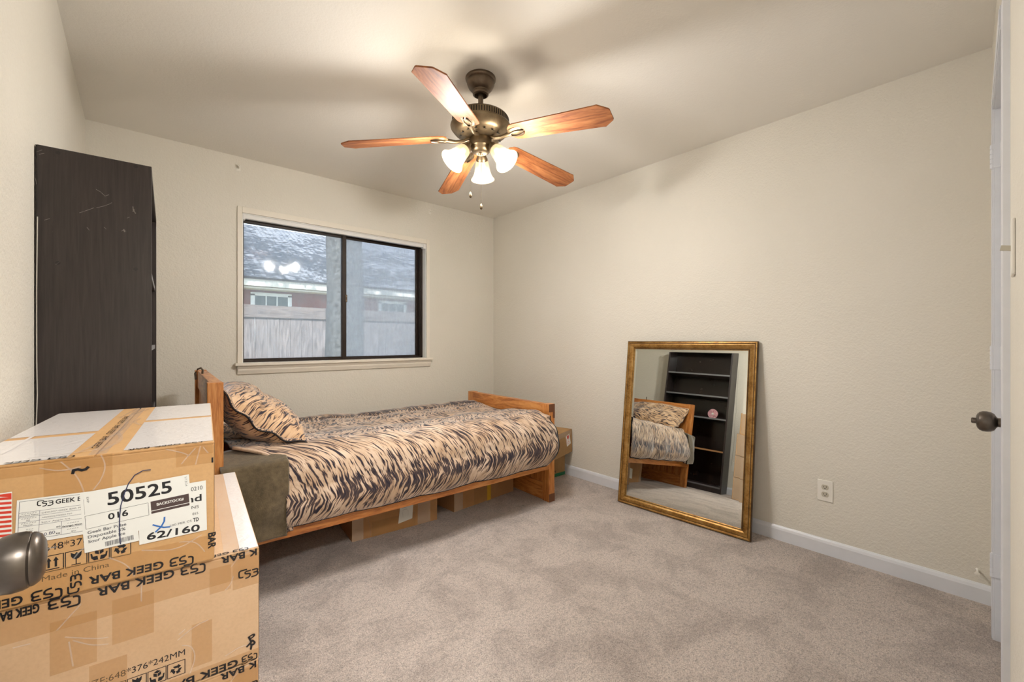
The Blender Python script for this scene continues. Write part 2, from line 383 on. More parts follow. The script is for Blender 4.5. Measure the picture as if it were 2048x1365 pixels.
M['grass'] = simple('dry_yard_grass', (122, 126, 84), 0.95, var=0.2, scale=5)
M['winglass'] = simple('dim_window_with_blinds', (70, 92, 88), 0.3, var=0.2, scale=3)
M['outlet'] = simple('outlet_white_plastic', (233, 229, 219), 0.35, var=0.01)
M['outletf'] = simple('outlet_grey_ivory_plastic', (196, 190, 172), 0.4, var=0.02)
M['pink'] = simple('pink_fabric', (226, 170, 176), 0.8, var=0.1, scale=60)
M['blond'] = simple('pale_straw_fluff', (196, 186, 146), 0.9, var=0.1)
M['scuff'] = simple('pale_scuffed_chipboard', (150, 142, 136), 0.7, var=0.3, scale=200)
M['cover'] = simple('dark_screw_cover', (30, 26, 26), 0.4, var=0)
M['green'] = simple('green_print', (34, 112, 74), 0.6, var=0.03)
M['yellow'] = simple('yellow_tape', (206, 160, 44), 0.3, var=0.02)
M['paper'] = simple('paper_note', (214, 214, 206), 0.6, var=0.02)
M['cable'] = simple('white_cable', (190, 186, 176), 0.5, var=0.02)
M['hallf'] = simple('hall_carpet', (170, 150, 136), 0.95, var=0.1)

# ------------------------------------------------------------------ room shell
XL, XR, YB, ZC = -0.231, 2.80, 3.481, 2.44
WX0, WX1, WZ0, WZ1 = 0.546, 2.001, 1.000, 2.052          # window opening
b = MB(); b.box(XL - .1, XR + .1, -1.6, YB + .13, -0.08, 0.0)
b.build('floor', M['carpet'], kind='structure')
b = MB(); b.box(XL - .1, XR + .1, -1.6, YB + .13, ZC, ZC + .08); b.build('ceiling', M['ceil'], kind='structure')
b = MB()
b.box(XL - .1, WX0, YB, YB + .13, 0, ZC); b.box(WX1, XR + .1, YB, YB + .13, 0, ZC)
b.box(WX0, WX1, YB, YB + .13, 0, WZ0); b.box(WX0, WX1, YB, YB + .13, WZ1, ZC); b.build('wall_back', M['wall'], kind='structure')
b = MB(); b.box(XR, XR + .1, -1.6, YB, 0, ZC); b.build('wall_right', M['wall'], kind='structure')
b = MB(); b.box(XL - .1, XL, -1.6, YB, 0, ZC); b.build('wall_left', M['wall'], kind='structure')
b = MB()   # front wall: closet door opening 1.86-2.48, entry doorway -0.165..0.62
b.prism([(2.495, -.14), (XR, -.14), (XR, .0128), (2.495, .002)], 0, ZC)
b.prism([(0.68, -.14), (1.80, -.14), (1.80, -.0255), (0.68, -.0255)], 0, ZC)
b.prism([(1.80, -.14), (2.495, -.14), (2.495, .002), (1.80, -.0255)], 2.06, ZC)
b.prism([(-.231, -.14), (0.68, -.14), (0.68, -.0255), (-.231, -.0255)], 2.06, ZC)
b.build('wall_front', M['wall'], kind='structure')
b = MB(); b.box(XL - .1, XR + .1, -1.7, -1.6, 0, ZC); b.build('wall_hall', M['wall'], kind='structure')
# baseboards
def baseboard(name, pts, out):       # pts: run, out: direction into the room
    b = MB()
    (x0, y0), (x1, y1) = pts; ox, oy = out
    prof = [(0, 0), (0.014, 0), (0.014, 0.062), (0.010, 0.074), (0.004, 0.082), (0, 0.083)]
    vs = [(x0 + ox * a, y0 + oy * a, z) for a, z in prof] + [(x1 + ox * a, y1 + oy * a, z) for a, z in prof]
    n = len(prof); b.add(vs, [tuple(range(n)), tuple(range(2 * n - 1, n - 1, -1))] + [(i, (i + 1) % n, n + (i + 1) % n, n + i) for i in range(n)])
    return b.build(name, M['trimw'], kind='structure')
baseboard('baseboard_right', ((XR, 0.012), (XR, YB - .014)), (-1, 0))
baseboard('baseboard_back', ((XL, YB), (XR, YB)), (0, -1))
baseboard('baseboard_left', ((XL, 0.80), (XL, YB - .014)), (1, 0))
baseboard('baseboard_front', ((0.68, -.0255), (1.795, -.0255)), (0, 1))

# ------------------------------------------------------------------ window_1
win = empty('window_1', (0, 0, 0), kind='structure')
b = MB()
f = YB - 0.012
b.box(WX0 - .030, WX0, f, YB + .0, WZ0 + .0, WZ1 + .042); b.box(WX1, WX1 + .032, f, YB, WZ0, WZ1 + .042)
b.box(WX0, WX1, f, YB, WZ1, WZ1 + .042)
b.build('casing', M['cream'], win, bevel=0.003)
b = MB()   # painted reveal
b.box(WX0 - .004, WX0 + .006, YB, YB + .06, WZ0, WZ1); b.box(WX1 - .006, WX1 + .004, YB, YB + .06, WZ0, WZ1); b.box(WX0, WX1, YB, YB + .06, WZ1 - .006, WZ1 + .004)
b.build('reveal', M['white'], win)
b = MB()   # sill with stool and apron moulding
b.box(WX0 - .045, WX1 + .05, YB - .045, YB + .065, WZ0 - .018, WZ0 + .002)
prof = [(0, -.078), (-.012, -.078), (-.016, -.066), (-.022, -.050), (-.022, -.040), (-.032, -.026), (-.034, -.018), (0, -.018)]
vs = [(WX0 - .030, YB + a, WZ0 + z) for a, z in prof] + [(WX1 + .038, YB + a, WZ0 + z) for a, z in prof]; n = len(prof)
b.add(vs, [tuple(range(n)), tuple(range(2 * n - 1, n - 1, -1))] + [(i, (i + 1) % n, n + (i + 1) % n, n + i) for i in range(n)])
b.build('sill', M['cream'], win, bevel=0.002)
b = MB()   # shade header rail and end bracket, painted white
b.box(WX0 + .006, WX1 - .006, YB + .004, YB + .036, WZ1 - .034, WZ1 - .006); b.box(WX1 - .030, WX1 - .006, YB - .002, YB + .036, WZ1 - .045, WZ1 - .006)
b.box(WX0 + .006, WX0 + .020, YB - .002, YB + .036, WZ1 - .045, WZ1 - .006)
b.build('blind_header', M['white'], win, bevel=0.002)
FY = YB + .056
b = MB()   # outer dark frame with tracks
z0, z1 = WZ0 + .002, WZ1 - .006
x0, x1 = WX0 + .006, WX1 - .006
for (dy, e) in ((0.0, 0.016), (0.012, 0.022), (0.034, 0.018), (0.052, 0.03)):
    y0 = FY + dy; y1 = y0 + (0.012 if dy < .05 else .02)
    b.box(x0, x1, y0, y1, z1 - e, z1); b.box(x0, x1, y0, y1, z0, z0 + e * .8); b.box(x1 - e * 1.2, x1, y0, y1, z0, z1); b.box(x0, x0 + e * .7, y0, y1, z0, z1)
b.box(x1 - .05, x1, FY + .05, FY + .058, z0, z1)
b.build('window_frame', M['wframe'], win, bevel=0.001)
XM = 1.278
def sash(x0, x1, y, gm, st, nm):
    b = MB(); d = .024
    b.box(x0, x0 + st[0], y, y + d, z0 + .012, z1 - .018); b.box(x1 - st[1], x1, y, y + d, z0 + .012, z1 - .018)
    b.box(x0 + st[0], x1 - st[1], y, y + d, z0 + .012, z0 + .012 + st[2]); b.box(x0 + st[0], x1 - st[1], y, y + d, z1 - .018 - st[3], z1 - .018)
    s_ = b.build('sash', M['wframe'], win, bevel=0.0015)
    g = MB(); g.box(x0 + st[0] - .003, x1 - st[1] + .003, y + d * .45, y + d * .45 + .004, z0 + .012 + st[2] - .003, z1 - .015 - st[3])
    g.build('pane', gm, s_, label=nm); return s_
sash(x0 + .002, XM - .006, FY + .010, M['glassL'], (.012, .018, .014, .026), 'dusty left glass pane')
sash(XM - .012, x1 - .016, FY + .040, M['glassR'], (.022, .030, .012, .022), 'hazy right glass pane')
b = MB(); b.box(XM - .022, XM + .012, FY - .002, FY + .030, z0 + .01, z1 - .012); b.build('meeting_rail', M['wframe'], win, bevel=0.003)
b = MB(); b.box(XM + .0, XM + .016, FY - .012, FY - .001, 1.475, 1.535); b.box(XM + .004, XM + .012, FY - .022, FY - .010, 1.495, 1.515)
b.build('latch', M['bronzed'], win, bevel=0.003)

# ------------------------------------------------------------------ closet door (door_2) and its casing, edge-on at the right
AW = math.atan(.026)
def hinge(z, parent):
    b = MB(); b.box(-.0085, -.0062, -.0155, .004, z - .045, z + .045); b.box(-.050, -.008, -.0160, -.0140, z - .045, z + .045)
    for k in range(5): b.lathe([(.0065, 0), (.0065, .0160)], 14, M=T(-.002, .0065, z - .045 + k * .0183))
    b.lathe([(.0045, 0), (.0045, .094)], 10, M=T(-.002, .0065, z - .047))
    return b.build('hinge', M['trimw'], parent, smooth=40)
dr = empty('door_2', (2.485, 0.004, 0), AW, kind='structure')
b = MB(); b.box(-.622, -.008, -.051, -.016, .012, 2.045); b.build('door_slab', M['trimw'], dr, bevel=0.002)
for z in (1.868, 1.09, .288): hinge(z, dr)
KN = [(.031, 0), (.031, .003), (.027, .006), (.0185, .012), (.0135, .018), (.0130, .024), (.0165, .027), (.0245, .031), (.0290, .038), (.0305, .046), (.0300, .054), (.0270, .0605), (.0266, .0615), (.0262, .0605), (.0235, .064), (.016, .0675), (.0085, .068), (.0085, .069), (.0085, .076), (.0065, .078), (0, .078)]
b = MB(); b.lathe(KN, 40, M=T(-.585, -.016, .915) @ RX(-90))
b.build('door_knob', M['knob'], dr, smooth=35)
b = MB()
b.box(-.006, .0, -.136, .000, 0, 2.05); b.box(-.620, .0, -.136, .000, 2.0475, 2.0595); b.box(-.620, -.006, -.064, -.0515, 2.03, 2.0475); b.box(-.0165, -.006, -.064, -.0515, 0, 2.0475); b.box(-.005, .070, .000, .006, 0, 2.12); b.box(-.625, -.005, .000, .006, 2.05, 2.12)
b.box(.004, .060, .006, .008, 0, 2.11); b.box(-.625, .004, .006, .008, 2.064, 2.11)
o = b.build('trim_1', M['trimw'], kind='structure', bevel=0.0015); o.location = dr.location; o.rotation_euler = dr.rotation_euler
b = MB(); b.prism([(1.795, -.1405), (1.858, -.1405), (1.858, -.0085), (1.850, -.0098), (1.795, -.0108)], 0, 2.12); b.build('trim_2', M['trimw'], kind='structure', bevel=0.0015)
b = MB(); b.box(2.49, 2.60, 0, 0, 0, 0) if False else None
# door stop on the baseboard
b = MB(); b.lathe([(.008, 0), (.004, .003), (.004, .045), (.008, .048), (.008, .058), (0, .06)], 12, M=T(2.800, .055, .139) @ RY(-90))
tag(b.build('door_stop', M['outlet'], smooth=40), 'small cream door stop low on right wall beside closet door hinge', 'door stop')
# entry door folded back against the left wall (only its knob reaches into the frame) and entry jamb
en = empty('door_1', (-.181, -.02, 0), 0, kind='structure')
b = MB(); b.box(0, .035, 0, .772, .012, 2.045); b.build('door_slab', M['trimw'], en, bevel=0.002)
KN2 = KN[:11] + [(.0285, .0580), (.0276, .0584), (.0272, .0590), (.0280, .0600), (.0275, .0620), (.0245, .0660), (.018, .0690), (0, .0705)]
b = MB(); b.lathe(KN2, 64, M=T(.035, .712, .918) @ RY(90)); b.build('door_knob', M['knob'], en, smooth=35)
b = MB(); b.box(.62, .68, -.1405, -.0255, 0, 2.06); b.box(-.226, -.206, -.1405, -.0255, 0, 2.06); b.box(-.206, .62, -.1405, -.0255, 2.052, 2.12)
b.build('trim_3', M['trimw'], kind='structure')

# ------------------------------------------------------------------ wall fittings
def outlet_plate():
    t = empty('wall_outlet')
    b = MB(); b.box(-.035, .035, 0, .006, -.057, .057); b.build('cover_plate', M['outlet'], t, bevel=0.003)
    for z in (.0195, -.0195):
        b = MB(); b.prism([(.0165 * math.cos(a * math.pi / 10) * (1 if True else 1), max(-.0135, min(.0135, .0175 * math.sin(a * math.pi / 10)))) for a in range(20)], 0, .0025, M=T(0, .0055, z) @ RX(-90) @ Matrix.Scale(-1, 4, (0, 0, 1)) @ RX(180))
        r_ = b.build('receptacle', M['outletf'], t)
        c = MB()
        c.box(-.0072, -.0052, .0055, .0092, z - .001, z + .0075); c.box(.0052, .0072, .0055, .0092, z - .001, z + .0065); c.box(-.0022, .0022, .0055, .0092, z - .0085, z - .0045)
        c.build('slot', M['slot'], r_)
    b = MB(); b.lathe([(.003, 0), (.003, .0075)], 10, M=RX(-90)); b.build('screw', M['outlet'], t)
    return t
o1 = outlet_plate(); o1.location = (XR, .612, .343); o1.rotation_euler = (0, 0, R(90))
tag(o1, 'white duplex outlet on right wall between leaning mirror and closet door', 'outlet')
o2 = copy_tree(o1); o2.location = (XL, 1.80, .33); o2.rotation_euler = (0, 0, R(-90)); tag(o2, 'white duplex outlet low on left wall behind the cartons, seen in mirror', 'outlet')
sw = empty('light_switch', (1.345, -.0255, 1.345))
b = MB(); b.box(-.035, .035, 0, .006, -.057, .057); b.build('cover_plate', M['outlet'], sw, bevel=0.003)
b = MB(); b.box(-.004, .004, 0, .020, -.006, .004, M=RX(12)); b.build('toggle', M['outletf'], sw)
tag(sw, 'ivory light switch plate seen edge-on at far right of the picture', 'light switch')
def rod_bracket(x, z):
    b = MB(); b.box(-.012, .012, -.003, 0, -.022, .022); b.box(-.003, .003, -.030, -.003, -.006, .004); b.tube([(0, -.028, .0), (0, -.036, -.004), (0, -.040, .006), (0, -.036, .018)], .003, 6)
    b.box(-.010, -.004, -.024, -.003, .004, .014)
    o = b.build('curtain_rod_bracket', M['outlet'], bevel=0.001); o.location = (x, YB, z); return o
tag(rod_bracket(.524, 2.36), 'small painted bracket on back wall above left corner of window', 'bracket', None)
tag(rod_bracket(2.04, 2.36), 'small painted bracket on back wall above right corner of window', 'bracket', None)

# ------------------------------------------------------------------ ceiling fan
FX, FYc = 1.258, 1.664
fan = empty('ceiling_fan', (FX, FYc, ZC)); tag(fan, 'five-blade wooden ceiling fan with bronze motor and three lit glass shades', 'ceiling fan')
b = MB(); b.lathe([(.073, 0), (.074, -.006), (.073, -.011), (.069, -.015), (.0665, -.017), (.068, -.021), (.0665, -.030), (.060, -.046), (.050, -.058), (.040, -.064), (.0385, -.068), (.040, -.073), (.038, -.082), (.031, -.086), (.029, -.072), (0, -.072)], 48)
b.build('canopy', M['bronzed'], fan, smooth=35)
b = MB(); b.lathe([(.0125, -.06), (.0125, -.200)], 20); b.lathe([(.02, -.175), (.024, -.185), (.024, -.205)], 20); b.build('downrod', M['bronzed'], fan, smooth=35)
mt = MB()
mt.lathe([(.03, -.188), (.11, -.190), (.128, -.193), (.134, -.197), (.138, -.203), (.138, -.231), (.145, -.234), (.147, -.240), (.145, -.247), (.138, -.256), (.128, -.268), (.118, -.276), (.112, -.279), (.106, -.281), (.084, -.292), (.064, -.297), (.050, -.298), (0, -.298)], 64)
motor = mt.build('motor_housing', M['bronze'], fan, smooth=30)
b = MB()
for k in range(72):
    b.box(.1375, .1388, -.0022, .0022, -.229, -.205, M=RZ(k * 5))
b.build('vent_slots', M['slot'], motor)
b = MB()
for k in range(15):
    for dz in (0,):
        Mx = RZ(k * 24 + 4) @ T(.096, 0, -.2885) @ RY(24)
        b.box(-.0085, .0085, -.0025, .0025, -.0012, .0005, M=Mx @ RZ(35)); b.box(-.0085, .0085, -.0025, .0025, -.0012, .0005, M=Mx @ RZ(-35))
b.build('scroll_cutouts', M['slot'], motor)
BZ = -.305
def blade_mesh():
    b = MB(); N = 26; prof = []
    r0, r1 = .165, .655
    for i in range(N + 1):
        t = i / N; x = r0 + (r1 - r0) * t
        w = .052 + .016 * t                                # half width
        if x < r0 + .04: w *= math.sqrt(max(0.0, 1 - ((r0 + .04 - x) / .04) ** 2)) * .45 + .55
        prof.append((x, w))
    # chamfered tip
    up = [(x, w) for x, w in prof if x <= r1 - .045] + [(r1 - .044, .0675), (r1 - .004, .036), (r1, .028)]
    poly_ = [(x, -w) for x, w in up] + [(x, w) for x, w in reversed(up)]
    n = len(poly_); h = .003
    def zz(x): return -.05 * (x - .165) / .49
    vs = [(x, y, zz(x) - h) for x, y in poly_] + [(x, y, zz(x) + h) for x, y in poly_]
    m = len(up)
    fs = []
    for i in range(m - 1):
        a, c, d, e = i, i + 1, n - 2 - i, n - 1 - i
        fs.append((a, c, d, e)); fs.append((a + n, e + n, d + n, c + n))
    fs += [(i, (i + 1) % n, n + (i + 1) % n, n + i) for i in range(n)]
    b.add(vs, fs); return b
ANG0 = .7
proto = None
for k in range(5):
    if k == 0:
        bl = blade_mesh().build('blade', M['blade'], fan, bevel=0.0015)
        bl.rotation_euler = (R(-12), 0, 0)
        b = MB()   # bronze blade iron under the blade
        def zz(x): return -.05 * (x - .165) / .49
        b.tube([(.045, 0, .012), (.085, 0, -.006), (.12, 0, -.012), (.150, 0, -.009), (.175, 0, -.006)], [.009, .008, .0085, .010, .012], 10)
        b.lathe([(.0, -.006), (.022, -.006), (.031, -.003), (.035, .004)], 28, M=T(.205, 0, -.006) @ Matrix.Scale(1.55, 4, (1, 0, 0)))
        ir = b.build('blade_iron', M['bronze'], bl, smooth=40)
        b = MB()
        for s_ in (-1, 1):
            pts = [(.168 + .072 * i / 12, s_ * (.006 + .010 * math.sin(math.pi * i / 12)), -.0148) for i in range(13)]
            b.tube(pts, .0035, 6)
        b.build('iron_slots', M['bronzed'], bl)
        bl.location = (0, 0, BZ); bl.rotation_euler = (R(-12), 0, R(ANG0)); proto = bl
    else:
        c = copy_tree(proto, fan); c.rotation_euler = (R(-12), 0, R(ANG0 + 72 * k))
b = MB()
b.lathe([(.052, -.298), (.054, -.302), (.054, -.338), (.050, -.342), (.048, -.352), (.042, -.362), (.030, -.368), (.012, -.371), (.008, -.378), (0, -.380)], 36)
kit = b.build('light_kit', M['bronze'], fan, smooth=35)
def shade_thing(deg):
    out = Vector((math.cos(R(deg)), math.sin(R(deg)), 0)); tilt = 42
    Mx = T(*(out * .052 + Vector((0, 0, -.330)))) @ RZ(deg) @ RY(180 - tilt) # local +z points outward & down
    b = MB(); b.lathe([(.010, 0), (.012, .018), (.020, .022), (.026, .034), (.029, .040), (.030, .048), (.027, .052)], 24, M=Mx)
    b.build('shade_holder', M['bronze'], kit, smooth=35)
    prof = [(.026, .040), (.031, .050), (.0345, .068), (.0375, .088), (.041, .108), (.047, .126), (.056, .140), (.061, .146)]
    inner = [(r - .003, z) for r, z in reversed(prof)]
    b = MB(); b.lathe(prof + inner, 40, M=Mx, cap=False); b.build('lamp_shade', M['shade'], fan, smooth=60)
    b = MB(); b.lathe([(0, .045), (.012, .05), (.014, .066), (.023, .085), (.0265, .100), (.023, .114), (.012, .122), (0, .124)], 20, M=Mx); b.build('bulb', M['bulb'], fan, smooth=60)
    p = Mx @ Vector((0, 0, .1345))
    l = bpy.data.lights.new('bulb_light', 'POINT'); l.energy = LAMP; l.color = (1, .97, .94); l.shadow_soft_size = .045
    lo = bpy.data.objects.new('bulb_light', l); COL.objects.link(lo); lo.parent = fan; lo.location = p
for dg in (48.7, 168.7, 288.7): shade_thing(dg)
def chain(x, y, z0, z1):
    b = MB(); n = int((z0 - z1) / .005)
    for i in range(n): b.lathe([(0, -.0012), (.0013, 0), (0, .0012)], 6, M=T(x, y, z0 - i * .005))
    b.tube([(x, y, z0), (x, y, z1)], .0006, 5)
    c = b.build('pull_chain', M['bronze'], fan)
    b = MB(); b.lathe([(0, .004), (.003, 0), (.006, -.008), (.0075, -.016), (.005, -.024), (0, -.027)], 16, M=T(x, y, z1)); b.build('pull_fob', M['bronze'], c, smooth=50)
fwv = Vector((math.cos(R(48.7)), math.sin(R(48.7)))); rtv = Vector((fwv.y, -fwv.x))
p = -fwv * .02 + rtv * .004; chain(p.x, p.y, -.37, -.622)
p = -fwv * .048 - rtv * .045; chain(p.x, p.y, -.35, -.575)

# ------------------------------------------------------------------ bookcase
bc = empty('bookcase', (-.229, 1.874, 0), R(-2.3)); tag(bc, 'tall dark espresso bookcase against left wall, its side panel facing the room', 'bookcase')
D_, W_, H_ = .263, .785, 1.738
b = MB(); b.box(0.004, D_, 0, .018, 0, H_); b.build('side_panel', M['dark'], bc, bevel=0.001)
SF = Matrix(((1, 0, 0, 0), (0, 0, -1, -.0004), (0, 1, 0, 0), (0, 0, 0, 1)))
b = MB()
def scr(pts, w=.0011): stroke(b, pts, w, SF)
def sp(px, py): x = (px - 67) / 236 * D_; return (x, CAMZ + (682.5 - py) * (.751 * 1.87 + .66 * (x - .229)) / 851)
for L_ in ([(150, 426), (165, 421), (179, 416)], [(184, 416), (198, 413), (210, 409), (216, 406)], [(183, 379), (192, 384), (201, 392)], [(201, 393), (210, 390)], [(236, 463), (242, 460), (246, 464)], [(248, 437), (254, 435)], [(200, 455), (204, 459)], [(84, 440), (94, 437)], [(70, 303), (80, 299)], [(74, 308), (84, 306)], [(68, 356), (70, 368)], [(105, 529), (112, 524)], [(165, 455), (170, 461)]): scr([sp(*q) for q in L_])
for L_ in ([(261, 414), (262, 421), (267, 428)], [(261, 424), (264, 420)], [(241, 459), (243, 465)]): scr([sp(*q) for q in L_], .0026)
b.build('scratches', M['scuff'], bc, label='pale scratches on the dark side panel')
b = MB()
for q in ((109, 305), (267, 334), (109, 526), (267, 539)): u_, v_ = sp(*q); disc(b, u_, v_, .0055, SF, n=16)
b.build('screw_covers', M['cover'], bc)
b = MB(); b.box(0.004, D_, W_ - .018, W_, 0, H_); b.build('side_panel', M['dark'], bc, bevel=0.001)
b = MB(); b.box(0.004, D_, .018, W_ - .018, H_ - .018, H_); b.build('top_panel', M['dark'], bc, bevel=0.001)
b = MB(); b.box(0, .004, .004, W_ - .004, 0, H_); b.build('back_panel', M['darkg'], bc)
b = MB(); b.box(D_ - .03, D_ - .014, .018, W_ - .018, 0, .055); b.build('kick_board', M['dark'], bc)
for z in (.055, .47, .85, 1.12, 1.39):
    b = MB(); b.box(.006, D_ - .006, .018, W_ - .018, z, z + .018); sh = b.build('shelf', M['dark'], bc, bevel=0.001)
    c = MB(); c.box(D_ - .006, D_ - .0045, .018, W_ - .018, z, z + .018); c.build('edge_band', M['greyk'] if z != .47 else M['card2'], sh)
# pink plush item and pale fluff on a shelf (shows in the mirror)
fl = empty('pink_fabric_flower', (-.06, 2.06, .868 + .0)); tag(fl, 'crumpled pink fabric flower on bookcase shelf, seen in mirror', 'fabric flower')
b = MB()
for k in range(9):
    a = R(k * 40); w = .028
    b.grid(lambda s, t, a=a: ((.012 + .004 * math.sin(9 * t + a * 3)), .0 + math.cos(a + (s - .5) * .7) * (.01 + .05 * t), .055 + math.sin(a + (s - .5) * .7) * (.01 + .05 * t)), 6, 6)
o = b.build('petals', M['pink'], fl, smooth=60); sm = o.modifiers.new('s', 'SOLIDIFY'); sm.thickness = .006
b = MB(); b.lathe([(0, -.004), (.012, 0), (.014, .008), (0, .014)], 12, M=T(.012, 0, .055) @ RY(90)); b.build('flower_centre', M['labelw'], fl, smooth=60)
# white cable beside bookcase
b = MB(); b.tube([(-.222, 1.856, 1.52), (-.224, 1.858, 1.3), (-.223, 1.852, 1.1), (-.221, 1.846, 1.0), (-.224, 1.852, .9), (-.220, 1.840, .6), (-.222, 1.85, .34)], .0013, 6)
tag(b.build('cable', M['cable'], smooth=60), 'thin pale cable hanging down left wall at back edge of bookcase', 'cable')

# ------------------------------------------------------------------ bed
bed = empty('bed', (.217, 2.188, 0), R(-2.3)); tag(bed, 'orange pine single bed frame with low footboard, under the window', 'bed')
BW, BL = 1.05, 2.045
def board_end(x0, x1, h, nm, inner):
    e = empty(nm); e.parent = bed
    d = x1 - x0
    for y0, y1 in ((0, .070), (BW - .070, BW)):
        b = MB(); b.box(x0, x1, y0, y1, 0, h); b.build('post', M['pineZ'], e, bevel=0.003)
    b = MB(); b.box(x0 + (.0 if inner < 0 else .012), x1 - (.012 if inner < 0 else 0), .070, BW - .070, h - .105, h - .002); b.build('top_rail', M['pineY'], e, bevel=0.003)
    b = MB(); b.box(x0 + .008, x1 - .008, .070, BW - .070, .0, .125); b.build('bottom_rail', M['pineY'], e, bevel=0.003)
    b = MB(); n = 8; w = (BW - .14) / n
    for k in range(n): b.box(x0 + .018, x1 - .018, .07 + k * w + .0015, .07 + (k + 1) * w - .0015, .12, h - .10)
    b.box(x0 + .022, x1 - .022, .07, BW - .07, .12, h - .1)
    b.build('panel_boards', M['pineZ'], e, bevel=0.002)
    return e
hb = board_end(0, .058, .978, 'headboard', 1)
fb = board_end(BL - .058, BL, .702, 'footboard', -1)
b = MB(); b.prism([(BL - .058, .645), (BL - .018, .645), (BL - .018, .600), (BL + .0006, .600), (BL + .0006, .7015), (BL - .058, .7015)], 0, .0012, M=RX(90)); b.build('end_grain', M['endgrain'], fb)
b = MB(); b.box(BL - .0575, BL + .0005, -.0008, .0, .0, .058); b.build('end_grain', M['endgrain'], fb)
for y0 in (.0, BW - .028):
    b = MB(); b.box(.058, BL - .058, y0, y0 + .028, .238, .375); b.build('side_rail', M['pineX'], bed, bevel=0.003)
for k in range(9):
    b = MB(); x = .12 + k * .215; b.box(x, x + .07, .028, BW - .028, .275, .293); b.build('slat', M['pineY'], bed)
b = MB(); b.tube([(-.012, .62, .95), (-.014, .62, .985), (-.004, .62, 1.005), (.010, .615, 1.012), (.018, .61, 1.0), (.016, .61, .980)], .005, 8)
tag(b.build('hook', M['bronzed'], bed, smooth=60), 'small dark hook over headboard rail')
# mattress
b = MB(); b.box(.062, BL - .062, .04, BW - .04, .294, .540)
mo = b.build('mattress', M['matt'], bevel=0.035, bseg=4); mo.location = bed.location; mo.rotation_euler = bed.rotation_euler
tag(mo, 'single mattress on the pine bed, hidden beneath the tiger-print comforter', 'mattress')
# comforter: swept profile with puffs and tucks
PR = [(1.100, .330), (1.105, .42), (1.095, .52), (1.05, .580), (.97, .602), (.86, .598), (.72, .585), (.58, .580), (.44, .590), (.30, .608), (.18, .622), (.09, .622), (.02, .600), (-.030, .555), (-.058, .49), (-.070, .43), (-.070, .38), (-.052, .335), (-.026, .312)]
AL = [0]
for i in range(1, len(PR)): AL.append(AL[-1] + math.dist(PR[i], PR[i - 1]))
LT = AL[-1]
def prof(t):
    s = t * LT; i = 0
    while i < len(AL) - 2 and AL[i + 1] < s: i += 1
    f_ = (s - AL[i]) / (AL[i + 1] - AL[i])
    def P(k): k = max(0, min(len(PR) - 1, k)); return Vector(PR[k])
    p0, p1, p2, p3 = P(i - 1), P(i), P(i + 1), P(i + 2)
    q = 0.5 * ((2 * p1) + (p2 - p0) * f_ + (2 * p0 - 5 * p1 + 4 * p2 - p3) * f_ ** 2 + (3 * p1 - p0 - 3 * p2 + p3) * f_ ** 3)
    d = (P(i + 1) - P(i)).normalized(); nrm = Vector((-d.y, d.x)); 
    if nrm.dot(q - Vector((.5, .35))) < 0: nrm = -nrm
    return q, nrm, s
def sst(a, b_, x): x = max(0, min(1, (x - a) / (b_ - a))); return x * x * (3 - 2 * x)
def cpt(fu, ft):
    q, nr, s = prof(ft); y, z = q
    hang = sst(.12, -.03, y)                        # 0 on top, 1 on near side
    xs = .10 * (1 - hang) + .285 * hang * 1.0
    if y > .3: xs = .10
    farh = sst(1.0, 1.09, y)
    xe = 1.972 + hang * .026 
    zb = sst(.50, .30, z) * hang; xe -= .075 * zb ** 2
    zt = sst(.52, .62, z) * hang; xe -= .05 * zt
    x = xs + (xe - xs) * fu
    head = max(0, 1 - x / .9)
    z += .030 * head * (1 - farh) * sst(-.05, .1, y) * (1 if y < .6 else .6)
    # quilting puffs
    pu = math.sin(math.pi * ((x + .12) / .36)) ; pv = math.sin(math.pi * ((s - .1) / .34))
    puff = .016 * (abs(pu) ** .6 * abs(pv) ** .6) 
    n1 = noise.noise(Vector((x * 5, s * 5, 1.3))) * .014 + noise.noise(Vector((x * 14, s * 12, 4))) * .006
    rip = .004 * hang * math.sin(x * 13 + 2.0 * noise.noise(Vector((x * 2, 0, 0)))) * sst(.55, .33, z)
    d = puff + n1 * (1 - .4 * hang) + rip
    low = sst(.40, .29, z) * hang; d *= (1 - .75 * low)
    p = Vector((x, y + nr.x * d, z + nr.y * d))
    if x > 1.94 and hang > .5: p.y = min(p.y, -.012 - .03 * (1 - zt))
    if hang > .5 and z < .42: p.y = min(p.y, -.012)
    p.z -= low * (.020 * x / 2 + .0015 * math.sin(x * 9))
    return p
NU, NV = 230, 190
b = MB(); b.grid(cpt, NU, NV, uvfn=lambda fu, ft: (.1 + 1.9 * fu + .12 * (ft > 2), ft * LT + .105))
cf = b.build('comforter', M['tiger'], smooth=180); cf.location = bed.location; cf.rotation_euler = bed.rotation_euler
so = cf.modifiers.new('s', 'SOLIDIFY'); so.thickness = .014; so.offset = -1
tag(cf, 'tiger-striped comforter with black edge draped over the pine bed', 'comforter')
b = MB(); b.tube([cpt(i / 120, 1.0) + Vector((0, -.013, -.003)) for i in range(121)], .0070, 8); b.tube([cpt(1.0, .60 + .4 * i / 50) + Vector((.007, -.008, 0)) for i in range(51)], .0065, 8)
b.tube([cpt(0.0, .80 + .2 * i / 30) for i in range(31)], .004, 6)
b.build('piping', M['piping'], cf, smooth=60)
